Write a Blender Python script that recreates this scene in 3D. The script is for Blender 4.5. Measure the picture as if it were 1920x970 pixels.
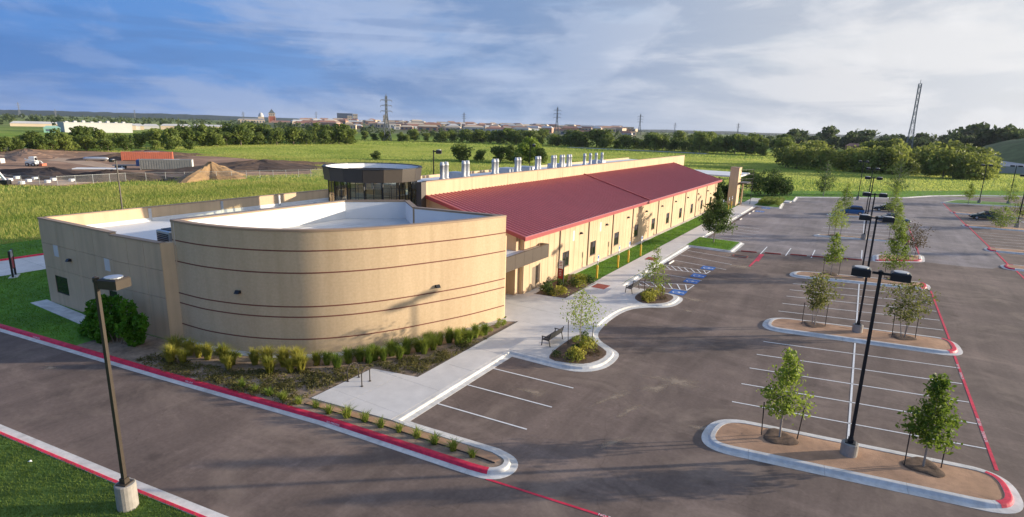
import bpy, bmesh, math, random
import numpy as np
from mathutils import Vector, Matrix

# ---------------------------------------------------------------- scene, camera, sky, sun
for o in list(bpy.data.objects):
    bpy.data.objects.remove(o)
scene = bpy.context.scene
COL = scene.collection
R = math.radians

# world axes: x across the car park, y along the long building, z up; metres
CAM_AXES = [[0.850833, 0.524728, 0.027265], [-0.141427, 0.178727, 0.973681], [0.506044, -0.832297, 0.226277]]            # right, up, back of the drone camera (pitched 13 deg, rolled 1.6 deg)
cam = bpy.data.cameras.new('camera')
cam_ob = bpy.data.objects.new('camera', cam)
COL.objects.link(cam_ob)
m = Matrix.Identity(4)
for i in range(3):
    for j in range(3):
        m[j][i] = CAM_AXES[i][j]
m[2][3] = 14.0
cam_ob.matrix_world = m
cam.sensor_width = 36.0
cam.lens = 20.006
cam.clip_end = 20000
scene.camera = cam_ob

SUN_AZ, SUN_EL = R(38.6), R(10.0)
sun_dir = Vector((math.cos(SUN_AZ) * math.cos(SUN_EL), math.sin(SUN_AZ) * math.cos(SUN_EL), math.sin(SUN_EL)))

world = bpy.data.worlds.new('World')
scene.world = world
world.use_nodes = True
nt = world.node_tree
nt.nodes.clear()
N = nt.nodes.new
LK = nt.links.new
out = N('ShaderNodeOutputWorld')
bg = N('ShaderNodeBackground')
bg.inputs['Strength'].default_value = 0.1
sky = N('ShaderNodeTexSky')
sky.sky_type = 'NISHITA'
sky.sun_disc = False
sky.sun_elevation = SUN_EL
sky.sun_rotation = math.atan2(sun_dir.x, sun_dir.y)
sky.air_density = 1.0
sky.dust_density = 1.5
sky.ozone_density = 2.0
tc = N('ShaderNodeTexCoord')
# broken high cloud, brighter towards the sun and bluer away from it
dot = N('ShaderNodeVectorMath'); dot.operation = 'DOT_PRODUCT'
dot.inputs[1].default_value = (math.cos(SUN_AZ), math.sin(SUN_AZ), 0.0)
LK(tc.outputs['Generated'], dot.inputs[0])
mr = N('ShaderNodeMapRange'); mr.interpolation_type = 'LINEAR'
mr.inputs['From Min'].default_value = -0.75
mr.inputs['From Max'].default_value = 1.0
LK(dot.outputs['Value'], mr.inputs['Value'])
def ramp(stops, interp='EASE'):
    r = N('ShaderNodeValToRGB')
    r.color_ramp.interpolation = interp
    els = r.color_ramp.elements
    while len(els) < len(stops):
        els.new(0.5)
    for e, (p, c) in zip(els, stops):
        e.position = p
        e.color = (*c, 1)
    return r
veil = ramp([(0.0, (.038, .135, .39)), (.25, (.075, .185, .43)), (.5, (.185, .27, .43)), (.72, (.36, .39, .445)), (.86, (.425, .44, .475)), (1.0, (.85, .83, .79))], 'LINEAR')
LK(mr.outputs[0], veil.inputs[0])
cloudc = ramp([(0.0, (.15, .215, .38)), (.5, (.28, .335, .45)), (.75, (.50, .50, .515)), (.87, (.56, .555, .555)), (1.0, (1.05, 1.0, .93))], 'LINEAR')
LK(mr.outputs[0], cloudc.inputs[0])
darkc = ramp([(0.0, (.04, .12, .32)), (.5, (.11, .175, .31)), (.78, (.33, .355, .405)), (1.0, (.75, .73, .7))], 'LINEAR')
LK(mr.outputs[0], darkc.inputs[0])
def cloud(scale, stretch, lo, hi, detail, rough, off):
    mp = N('ShaderNodeMapping')
    mp.inputs['Scale'].default_value = (scale, scale, scale * stretch)
    mp.inputs['Location'].default_value = off
    LK(tc.outputs['Generated'], mp.inputs['Vector'])
    n = N('ShaderNodeTexNoise')
    n.inputs['Scale'].default_value = 1.0
    n.inputs['Detail'].default_value = detail
    n.inputs['Roughness'].default_value = rough
    n.inputs['Distortion'].default_value = 0.35
    LK(mp.outputs[0], n.inputs['Vector'])
    q = N('ShaderNodeMapRange'); q.interpolation_type = 'SMOOTHSTEP'
    q.inputs['From Min'].default_value = lo
    q.inputs['From Max'].default_value = hi
    LK(n.outputs[0], q.inputs['Value'])
    return q
def mix(a, b, f, fac=None):
    x = N('ShaderNodeMix'); x.data_type = 'RGBA'
    LK(a, x.inputs[6]); LK(b, x.inputs[7])
    if fac is not None:
        mm = N('ShaderNodeMath'); mm.operation = 'MULTIPLY'; mm.inputs[1].default_value = fac
        LK(f, mm.inputs[0]); LK(mm.outputs[0], x.inputs[0])
    else:
        LK(f, x.inputs[0])
    return x.outputs[2]
def scaled(c, s):
    v = N('ShaderNodeVectorMath'); v.operation = 'SCALE'
    v.inputs['Scale'].default_value = s
    LK(c, v.inputs[0])
    return v.outputs[0]
c1 = cloud(2.1, 4.6, .50, .62, 9, .58, (3.1, 1.7, .35))
c2 = cloud(1.6, 5.0, .50, .60, 8, .56, (7.3, 4.1, 2.2))
c3 = cloud(4.2, 2.2, .53, .64, 10, .6, (1.3, 9.1, 4.2))
c4 = cloud(2.6, 14.0, .50, .64, 6, .6, (5.3, 2.2, 8.1))
base = N('ShaderNodeMix'); base.data_type = 'RGBA'; base.inputs[0].default_value = .92
LK(sky.outputs[0], base.inputs[6])
LK(scaled(veil.outputs[0], 10.0), base.inputs[7])
k = mix(base.outputs[2], scaled(darkc.outputs[0], 10.0), c2.outputs[0], .65)
k = mix(k, scaled(cloudc.outputs[0], 10.0), c1.outputs[0], .75)
k = mix(k, scaled(darkc.outputs[0], 10.0), c4.outputs[0], .42)
k = mix(k, scaled(cloudc.outputs[0], 11.0), c3.outputs[0], .34)
LK(k, bg.inputs['Color'])
LK(bg.outputs[0], out.inputs[0])

sun = bpy.data.lights.new('sun', 'SUN')
sun.energy = 4.7
sun.angle = R(0.6)
sun.color = (1.0, .87, .70)
sun_ob = bpy.data.objects.new('sun', sun)
COL.objects.link(sun_ob)
sun_ob.rotation_euler = sun_dir.to_track_quat('Z', 'Y').to_euler()
sun_ob.location = (40, 40, 40)

scene.view_settings.view_transform = 'Standard'
scene.view_settings.look = 'None'
scene.view_settings.exposure = 0.72
scene.view_settings.gamma = 1.0
scene.view_settings.use_curve_mapping = False

# ---------------------------------------------------------------- helpers
random.seed(7)
rng = np.random.default_rng(7)

class MB:
    def __init__(s):
        s.v = []; s.f = []
    def add(s, vs, fs):
        n = len(s.v)
        s.v += [tuple(p) for p in vs]
        s.f += [tuple(i + n for i in f) for f in fs]
        return s
    def box(s, x0, x1, y0, y1, z0, z1):
        return s.add([(x0, y0, z0), (x1, y0, z0), (x1, y1, z0), (x0, y1, z0), (x0, y0, z1), (x1, y0, z1), (x1, y1, z1), (x0, y1, z1)],
                     [(0, 3, 2, 1), (4, 5, 6, 7), (0, 1, 5, 4), (1, 2, 6, 5), (2, 3, 7, 6), (3, 0, 4, 7)])
    def bbox(s, x0, x1, y0, y1, z0, z1, b=.02):
        """box with a chamfered top rim"""
        return s.add([(x0, y0, z0), (x1, y0, z0), (x1, y1, z0), (x0, y1, z0),
                      (x0, y0, z1 - b), (x1, y0, z1 - b), (x1, y1, z1 - b), (x0, y1, z1 - b),
                      (x0 + b, y0 + b, z1), (x1 - b, y0 + b, z1), (x1 - b, y1 - b, z1), (x0 + b, y1 - b, z1)],
                     [(0, 3, 2, 1), (0, 1, 5, 4), (1, 2, 6, 5), (2, 3, 7, 6), (3, 0, 4, 7),
                      (4, 5, 9, 8), (5, 6, 10, 9), (6, 7, 11, 10), (7, 4, 8, 11), (8, 9, 10, 11)])
    def prism(s, poly, z0, z1):
        n = len(poly)
        if area(poly) < 0:
            poly = poly[::-1]
        vs = [(x, y, z0) for x, y in poly] + [(x, y, z1) for x, y in poly]
        fs = [tuple(range(n - 1, -1, -1)), tuple(range(n, 2 * n))]
        fs += [(i, (i + 1) % n, n + (i + 1) % n, n + i) for i in range(n)]
        return s.add(vs, fs)
    def tube(s, p0, p1, r0, r1=None, n=8, cap=True):
        r1 = r0 if r1 is None else r1
        p0, p1 = Vector(p0), Vector(p1)
        d = (p1 - p0).normalized()
        a = d.orthogonal().normalized(); b = d.cross(a)
        vs = []
        for p, r in ((p0, r0), (p1, r1)):
            for i in range(n):
                t = 2 * math.pi * i / n
                vs.append(p + a * (r * math.cos(t)) + b * (r * math.sin(t)))
        fs = [(i, (i + 1) % n, n + (i + 1) % n, n + i) for i in range(n)]
        if cap:
            fs += [tuple(range(n - 1, -1, -1)), tuple(range(n, 2 * n))]
        return s.add(vs, fs)
    def beam(s, p0, p1, w, h=None):
        """square bar"""
        h = w if h is None else h
        p0, p1 = Vector(p0), Vector(p1)
        d = (p1 - p0).normalized()
        up = Vector((0, 0, 1)) if abs(d.z) < .95 else Vector((0, 1, 0))
        a = d.cross(up).normalized() * (w / 2); b = a.cross(d).normalized() * (h / 2)
        vs = [p + a * i + b * j for p in (p0, p1) for i, j in ((-1, -1), (1, -1), (1, 1), (-1, 1))]
        return s.add(vs, [(3, 2, 1, 0), (4, 5, 6, 7), (0, 1, 5, 4), (1, 2, 6, 5), (2, 3, 7, 6), (3, 0, 4, 7)])
    def lathe(s, cx, cy, prof, n=16):
        m0 = len(prof)
        vs = []
        for i in range(n):
            t = 2 * math.pi * i / n
            vs += [(cx + r * math.cos(t), cy + r * math.sin(t), z) for r, z in prof]
        fs = []
        for i in range(n):
            j = (i + 1) % n
            for k_ in range(m0 - 1):
                fs.append((i * m0 + k_, j * m0 + k_, j * m0 + k_ + 1, i * m0 + k_ + 1))
        return s.add(vs, fs)

def area(p):
    return sum(p[i][0] * p[(i + 1) % len(p)][1] - p[(i + 1) % len(p)][0] * p[i][1] for i in range(len(p))) / 2

def mesh(name, mb, mat, smooth=False):
    me = bpy.data.meshes.new(name)
    me.from_pydata([tuple(p) for p in mb.v], [], mb.f)
    me.materials.append(mat)
    if smooth:
        me.polygons.foreach_set('use_smooth', [True] * len(me.polygons))
    me.update()
    return me
def link(name, data, parent=None, loc=None, rz=None):
    o = bpy.data.objects.new(name, data)
    COL.objects.link(o)
    if parent is not None:
        o.parent = parent
    if loc is not None:
        o.location = loc
    if rz is not None:
        o.rotation_euler = (0, 0, rz)
    return o
def obj(name, mb, mat, parent=None, smooth=False, loc=None, rz=None):
    return link(name, mesh(name, mb, mat, smooth), parent, loc, rz)
def tag(o, label, cat, group=None):
    o['label'] = label; o['category'] = cat
    if group:
        o['group'] = group
    return o
def thing(name, label, cat, loc=(0, 0, 0), rz=0, group=None):
    o = link(name, None, None, loc, rz)
    o.empty_display_size = .2
    return tag(o, label, cat, group)
def struct(name, mb, mat, smooth=False):
    o = obj(name, mb, mat, None, smooth)
    o['kind'] = 'structure'
    return o
def stuff(o, label=None, cat=None):
    o['kind'] = 'stuff'
    if label:
        o['label'] = label; o['category'] = cat
    return o
def copy_tree(o, parent=None, loc=None, rz=None, sc=None, label=None, group=None):
    c = o.copy()
    COL.objects.link(c)
    c.parent = parent
    if loc is not None: c.location = loc
    if rz is not None: c.rotation_euler = (0, 0, rz)
    if sc is not None: c.scale = (sc, sc, sc) if not hasattr(sc, '__len__') else sc
    if label: c['label'] = label
    if group: c['group'] = group
    for ch in o.children:
        copy_tree(ch, c)
    return c
def off(path, d, closed=False):
    """offset a polyline to its left by d"""
    n = len(path); res = []
    for i in range(n):
        a = path[i - 1] if (i > 0 or closed) else path[i]
        b = path[(i + 1) % n] if (i < n - 1 or closed) else path[i]
        p = path[i]
        def nrm(u, v):
            dx, dy = v[0] - u[0], v[1] - u[1]
            L_ = math.hypot(dx, dy)
            return (-dy / L_, dx / L_) if L_ > 1e-9 else None
        n1, n2 = nrm(a, p), nrm(p, b)
        n1 = n1 or n2; n2 = n2 or n1
        mx, my = n1[0] + n2[0], n1[1] + n2[1]
        L_ = math.hypot(mx, my) or 1
        mx, my = mx / L_, my / L_
        c = max(.45, mx * n1[0] + my * n1[1])
        res.append((p[0] + mx * d / c, p[1] + my * d / c))
    return res
def smooth_path(pts, closed=False, step=.5):
    """Catmull-Rom through the points"""
    n = len(pts); outp = []
    rngi = n if closed else n - 1
    for i in range(rngi):
        p1, p2 = pts[i], pts[(i + 1) % n]
        p0 = pts[i - 1] if (i > 0 or closed) else p1
        p3 = pts[(i + 2) % n] if (i + 2 < n or closed) else p2
        L_ = math.hypot(p2[0] - p1[0], p2[1] - p1[1])
        k_ = max(1, int(round(L_ / step)))
        for j in range(k_):
            t = j / k_
            outp.append(tuple(.5 * ((2 * p1[q]) + (p2[q] - p0[q]) * t + (2 * p0[q] - 5 * p1[q] + 4 * p2[q] - p3[q]) * t * t
                                    + (3 * p1[q] - p0[q] - 3 * p2[q] + p3[q]) * t ** 3) for q in (0, 1)))
    if not closed:
        outp.append(tuple(pts[-1]))
    return outp
def fillet(pts, radii, closed=False, n=7):
    """round the corners of a polyline"""
    res = []; m_ = len(pts)
    for i in range(m_):
        r = radii[i] if hasattr(radii, '__len__') else radii
        if (not closed and i in (0, m_ - 1)) or r == 0:
            res.append(tuple(pts[i])); continue
        p = Vector(pts[i]); a = Vector(pts[i - 1]); b = Vector(pts[(i + 1) % m_])
        u = (a - p); v = (b - p)
        lu, lv = u.length, v.length
        u.normalize(); v.normalize()
        d = min(r, lu * .49, lv * .49)
        p0, p1 = p + u * d, p + v * d
        for j in range(n + 1):
            t = j / n
            q = p0 * (1 - t) ** 2 + p * 2 * t * (1 - t) + p1 * t ** 2
            res.append((q.x, q.y))
    return res
def resample(path, step, closed=False):
    pts = list(path) + ([path[0]] if closed else [])
    res = [pts[0]]
    for a, b in zip(pts[:-1], pts[1:]):
        L_ = math.hypot(b[0] - a[0], b[1] - a[1])
        k_ = max(1, int(L_ / step))
        for j in range(1, k_ + 1):
            res.append((a[0] + (b[0] - a[0]) * j / k_, a[1] + (b[1] - a[1]) * j / k_))
    if closed:
        res.pop()
    return res
def sweep(path, prof, closed=False, caps=True):
    """sweep a profile of (offset to the left, z) along a path"""
    mb = MB()
    rails = [(off(path, d, closed), z) for d, z in prof]
    n = len(path); m_ = len(prof)
    vs = []
    for i in range(n):
        for r, z in rails:
            vs.append((r[i][0], r[i][1], z))
    fs = []
    for i in range(n if closed else n - 1):
        j = (i + 1) % n
        for k_ in range(m_ - 1):
            fs.append((i * m_ + k_, i * m_ + k_ + 1, j * m_ + k_ + 1, j * m_ + k_))
    if caps and not closed:
        fs += [tuple(range(m_ - 1, -1, -1)), tuple(range((n - 1) * m_, n * m_))]
    mb.add(vs, fs)
    return mb
def clip(poly, axis, val, keep_less):
    res = []
    n = len(poly)
    for i in range(n):
        a, b = poly[i], poly[(i + 1) % n]
        ina = (a[axis] <= val) if keep_less else (a[axis] >= val)
        inb = (b[axis] <= val) if keep_less else (b[axis] >= val)
        if ina: res.append(a)
        if ina != inb:
            t = (val - a[axis]) / (b[axis] - a[axis])
            res.append((a[0] + (b[0] - a[0]) * t, a[1] + (b[1] - a[1]) * t))
    return res
def unspike(q):
    """drop doubled points and out-and-back slivers left by clipping"""
    q = list(q); i = 0; guard = 0
    while len(q) > 3 and guard < 400:
        guard += 1; n = len(q); hit = False
        for i in range(n):
            a, b, c = q[i - 1], q[i], q[(i + 1) % n]
            ux, uy, vx, vy = b[0] - a[0], b[1] - a[1], c[0] - b[0], c[1] - b[1]
            lu, lv = math.hypot(ux, uy), math.hypot(vx, vy)
            if lu < .004 or lv < .004 or (abs(ux * vy - uy * vx) < .003 * lu * lv + 1e-9 and ux * vx + uy * vy < 0):
                q.pop(i); hit = True; break
        if not hit: break
    return q
def inside(p, poly):
    x, y = p; c = False
    n = len(poly)
    for i in range(n):
        x0, y0 = poly[i]; x1, y1 = poly[i - 1]
        if (y0 > y) != (y1 > y) and x < (x1 - x0) * (y - y0) / (y1 - y0) + x0:
            c = not c
    return c

# ---------------------------------------------------------------- materials
MATS = {}
def mat(name, col, rough=.8, var=.0, vscale=3.0, bump=0.0, bscale=40.0, metal=0.0, var2=.0, vscale2=.3, col2=None, spec=.3, detail=5, streak=0.0):
    """principled material with two scales of tone variation (object space) and fine relief"""
    if name in MATS:
        return MATS[name]
    m_ = bpy.data.materials.new(name)
    m_.use_nodes = True
    t = m_.node_tree
    b = t.nodes['Principled BSDF']
    b.inputs['Roughness'].default_value = rough
    b.inputs['Metallic'].default_value = metal
    b.inputs['Specular IOR Level'].default_value = spec
    b.inputs['Base Color'].default_value = (*col, 1)
    co = t.nodes.new('ShaderNodeNewGeometry').outputs['Position']
    def noise(sc, det=detail, rgh=.6):
        n = t.nodes.new('ShaderNodeTexNoise')
        n.inputs['Scale'].default_value = sc
        n.inputs['Detail'].default_value = det
        n.inputs['Roughness'].default_value = rgh
        t.links.new(co, n.inputs['Vector'])
        return n.outputs[0]
    if var or var2 or col2:
        cur = None
        mx = t.nodes.new('ShaderNodeMix'); mx.data_type = 'RGBA'
        c2_ = col2 or tuple(c * (1 - var) for c in col)
        c1_ = col if col2 else tuple(min(1, c * (1 + var)) for c in col)
        mx.inputs[6].default_value = (*c1_, 1); mx.inputs[7].default_value = (*c2_, 1)
        q = t.nodes.new('ShaderNodeMapRange'); q.inputs[1].default_value = .32; q.inputs[2].default_value = .68
        t.links.new(noise(vscale), q.inputs[0]); t.links.new(q.outputs[0], mx.inputs[0])
        cur = mx.outputs[2]
        if var2:
            q2 = t.nodes.new('ShaderNodeMapRange'); q2.inputs[1].default_value = .3; q2.inputs[2].default_value = .7
            q2.inputs[3].default_value = 1 - var2; q2.inputs[4].default_value = 1 + var2
            t.links.new(noise(vscale2, 4), q2.inputs[0])
            vm = t.nodes.new('ShaderNodeVectorMath'); vm.operation = 'SCALE'
            t.links.new(cur, vm.inputs[0]); t.links.new(q2.outputs[0], vm.inputs['Scale'])
            cur = vm.outputs[0]
        if streak:      # rain streaks down the wall
            mp = t.nodes.new('ShaderNodeMapping'); mp.inputs['Scale'].default_value = (2.2, 2.2, .09); t.links.new(co, mp.inputs[0])
            n = t.nodes.new('ShaderNodeTexNoise'); n.inputs['Scale'].default_value = 1.0; n.inputs['Detail'].default_value = 6; t.links.new(mp.outputs[0], n.inputs['Vector'])
            q3 = t.nodes.new('ShaderNodeMapRange'); q3.inputs[1].default_value = .42; q3.inputs[2].default_value = .72; q3.inputs[3].default_value = 1.02; q3.inputs[4].default_value = 1.02 - streak * 1.6
            t.links.new(n.outputs[0], q3.inputs[0])
            vm = t.nodes.new('ShaderNodeVectorMath'); vm.operation = 'SCALE'; t.links.new(cur, vm.inputs[0]); t.links.new(q3.outputs[0], vm.inputs['Scale']); cur = vm.outputs[0]
        t.links.new(cur, b.inputs['Base Color'])
    if bump:
        bm_ = t.nodes.new('ShaderNodeBump'); bm_.inputs['Strength'].default_value = min(1, bump)
        bm_.inputs['Distance'].default_value = .02 * max(1, bump)
        t.links.new(noise(bscale, 3), bm_.inputs['Height']); t.links.new(bm_.outputs[0], b.inputs['Normal'])
    MATS[name] = m_
    return m_
def leaf_mat(name, c_lo, c_hi, scale=.8, trans=.35):
    """leaf: tone varies clump by clump and tree by tree, some light passes through"""
    m_ = bpy.data.materials.new(name); m_.use_nodes = True
    t = m_.node_tree; b = t.nodes['Principled BSDF']
    b.inputs['Roughness'].default_value = .6; b.inputs['Specular IOR Level'].default_value = .25
    co = t.nodes.new('ShaderNodeNewGeometry').outputs['Position']
    n = t.nodes.new('ShaderNodeTexNoise'); n.inputs['Scale'].default_value = scale; n.inputs['Detail'].default_value = 4
    t.links.new(co, n.inputs['Vector'])
    oi = t.nodes.new('ShaderNodeObjectInfo')
    ad = t.nodes.new('ShaderNodeMath'); ad.operation = 'MULTIPLY_ADD'; ad.inputs[1].default_value = .7; ad.inputs[2].default_value = -.33
    t.links.new(oi.outputs['Random'], ad.inputs[0])
    q = t.nodes.new('ShaderNodeMapRange'); q.inputs[1].default_value = .3; q.inputs[2].default_value = .7
    t.links.new(n.outputs[0], q.inputs[0])
    s2 = t.nodes.new('ShaderNodeMath'); s2.operation = 'ADD'; s2.use_clamp = True
    t.links.new(q.outputs[0], s2.inputs[0]); t.links.new(ad.outputs[0], s2.inputs[1])
    mx = t.nodes.new('ShaderNodeMix'); mx.data_type = 'RGBA'
    mx.inputs[6].default_value = (*c_lo, 1); mx.inputs[7].default_value = (*c_hi, 1)
    t.links.new(s2.outputs[0], mx.inputs[0]); t.links.new(mx.outputs[2], b.inputs['Base Color'])
    tr = t.nodes.new('ShaderNodeBsdfTranslucent'); t.links.new(mx.outputs[2], tr.inputs[0])
    ms = t.nodes.new('ShaderNodeMixShader'); ms.inputs[0].default_value = min(.55, trans + .1)
    t.links.new(b.outputs[0], ms.inputs[1]); t.links.new(tr.outputs[0], ms.inputs[2])
    t.links.new(ms.outputs[0], t.nodes['Material Output'].inputs[0])
    return m_

M_CONC = mat('concrete', (.64, .61, .57), .85, .07, 1.2, .25, 60, var2=.08, vscale2=.25)
M_KERB = mat('kerb_concrete', (.62, .60, .56), .85, .15, 2.6, .25, 50, var2=.14, vscale2=.45, detail=8)
M_RED = mat('red_paint', (.66, .028, .068), .55, .22, 3.5, .2, 40, var2=.2, vscale2=.6, detail=9)
M_WHITE = mat('white_paint', (.78, .77, .74), .6, .1, 6, .1, 60)
M_BLUE = mat('blue_paint', (.02, .13, .42), .6, .12, 4, .1, 60)
M_TAN = mat('tan_precast', (.61, .445, .28), .88, .05, .7, .18, 25, var2=.05, vscale2=.15, streak=.09)
M_CMU = None
M_BAND = mat('brown_band', (.20, .075, .05), .8, .1, 3)
M_BROWN = mat('bronze_metal', (.068, .049, .034), .5, .06, 2, metal=.1, spec=.4)
M_DARKBR = mat('dark_bronze', (.075, .062, .052), .45, .05, 2, metal=.2, spec=.4)
M_MEMB = mat('white_membrane', (.74, .74, .73), .75, .05, .6, .1, 8, var2=.05, vscale2=.15)
M_DECK = mat('grey_roof_deck', (.56, .55, .53), .85, .1, .5, .12, 10, var2=.12, vscale2=.12)
M_ROOF = mat('red_metal_roof', (.31, .048, .062), .38, .05, .8, metal=.25, var2=.06, vscale2=.08, spec=.45)
M_SEAM = mat('red_seam', (.58, .20, .20), .35, .05, .8, metal=.25, spec=.5)  # paler than the roof pans: sunlight on the seam sides put into the colour
M_EAVE = mat('red_eave', (.34, .06, .06), .45, .05, 1.0, spec=.4)
M_BLACK = mat('black_metal', (.018, .018, .02), .45, .1, 3, spec=.4)
M_POLEB = mat('bronze_pole', (.055, .042, .030), .45, .1, 3, spec=.4)
M_STACK = mat('pale_stack', (.60, .60, .59), .55, .06, 3, metal=.1)
M_STEEL = mat('galvanised', (.52, .53, .54), .4, .08, 3, metal=.55)
M_GLASSD = mat('dark_window', (.02, .02, .024), .05, spec=.75)
M_SOIL = mat('tan_granite', (.45, .27, .165), .95, .24, 2.2, 1.0, 30, var2=.28, vscale2=.55)
M_MULCH = mat('mulch', (.145, .095, .065), .95, .3, 5, 1.0, 40, var2=.2, vscale2=.6)
M_BEDSOIL = mat('bed_soil', (.31, .225, .16), .95, .3, 3, 1.0, 35, var2=.25, vscale2=.7)
M_BARK = mat('bark', (.20, .16, .12), .9, .2, 9, .6, 40)
M_BARKG = mat('pale_bark', (.36, .31, .26), .9, .2, 9, .5, 40)
M_TAC = mat('tactile_brick', (.33, .085, .06), .8, .12, 6, .5, 50)

# ---------------------------------------------------------------- ground and paving
def ground_mat():
    m_ = bpy.data.materials.new('field_grass'); m_.use_nodes = True
    t = m_.node_tree; b = t.nodes['Principled BSDF']; b.inputs['Roughness'].default_value = .95; b.inputs['Specular IOR Level'].default_value = .1
    co = t.nodes.new('ShaderNodeNewGeometry').outputs['Position']
    def nz(sc, d=5, stretch=None):
        n = t.nodes.new('ShaderNodeTexNoise'); n.inputs['Scale'].default_value = sc; n.inputs['Detail'].default_value = d; n.inputs['Roughness'].default_value = .6
        src = co
        if stretch:
            mp = t.nodes.new('ShaderNodeMapping'); mp.inputs['Scale'].default_value = stretch
            mp.inputs['Rotation'].default_value = (0, 0, R(-31))
            t.links.new(co, mp.inputs[0]); src = mp.outputs[0]
        t.links.new(src, n.inputs['Vector']); return n.outputs[0]
    def rp(f, stops):
        r = t.nodes.new('ShaderNodeValToRGB'); e = r.color_ramp.elements
        while len(e) < len(stops): e.new(.5)
        for q, (p, c) in zip(e, stops): q.position = p; q.color = (*c, 1)
        t.links.new(f, r.inputs[0]); return r.outputs[0]
    a = rp(nz(.03, 6), [(.30, (.14, .23, .03)), (.48, (.23, .34, .045)), (.62, (.33, .38, .08)), (.75, (.22, .32, .05))])
    c = rp(nz(.5, 5), [(.3, (.72, .75, .65)), (.7, (1.2, 1.15, 1.1))])
    mx = t.nodes.new('ShaderNodeMix'); mx.data_type = 'RGBA'; mx.blend_type = 'MULTIPLY'; mx.inputs[0].default_value = 1
    t.links.new(a, mx.inputs[6]); t.links.new(c, mx.inputs[7])
    # beyond about half a kilometre: dry pasture and dark scrub in long strips
    dist = t.nodes.new('ShaderNodeVectorMath'); dist.operation = 'LENGTH'; t.links.new(co, dist.inputs[0])
    fr = t.nodes.new('ShaderNodeMapRange'); fr.inputs[1].default_value = 450; fr.inputs[2].default_value = 900
    t.links.new(dist.outputs['Value'], fr.inputs[0])
    far = rp(nz(.004, 6, (1, .35, 1)), [(.32, (.06, .10, .03)), (.45, (.13, .18, .045)), (.55, (.30, .33, .10)), (.7, (.10, .15, .04))])
    mx2 = t.nodes.new('ShaderNodeMix'); mx2.data_type = 'RGBA'
    t.links.new(fr.outputs[0], mx2.inputs[0]); t.links.new(mx.outputs[2], mx2.inputs[6]); t.links.new(far, mx2.inputs[7])
    t.links.new(mx2.outputs[2], b.inputs['Base Color'])
    bp = t.nodes.new('ShaderNodeBump'); bp.inputs['Strength'].default_value = .9; bp.inputs['Distance'].default_value = .5
    t.links.new(nz(1.6, 6), bp.inputs['Height']); t.links.new(bp.outputs[0], b.inputs['Normal'])
    return m_
M_FIELD = ground_mat()
M_LAWN = mat('lawn_grass', (.10, .22, .025), .95, .25, 1.4, 1.0, 22, var2=.2, vscale2=.25)
M_FORE = mat('fore_lawn', (.10, .16, .03), .95, .3, .9, 1.0, 22, var2=.3, vscale2=.3)

g = MB()
nr, na = 10, 48
rad = [0, 60, 150, 300, 500, 900, 1600, 3000, 5500, 9000]
vs = [(-60, 80, -.05)]
for r_ in rad[1:]:
    for i in range(na):
        vs.append((-60 + r_ * math.cos(2 * math.pi * i / na), 80 + r_ * math.sin(2 * math.pi * i / na), -.05))
fs = [(0, 1 + i, 1 + (i + 1) % na) for i in range(na)]
for k_ in range(len(rad) - 2):
    for i in range(na):
        a, b = 1 + k_ * na + i, 1 + k_ * na + (i + 1) % na
        fs.append((a, a + na, b + na, b))
g.add(vs, fs)
struct('ground', g, M_FIELD)

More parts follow.
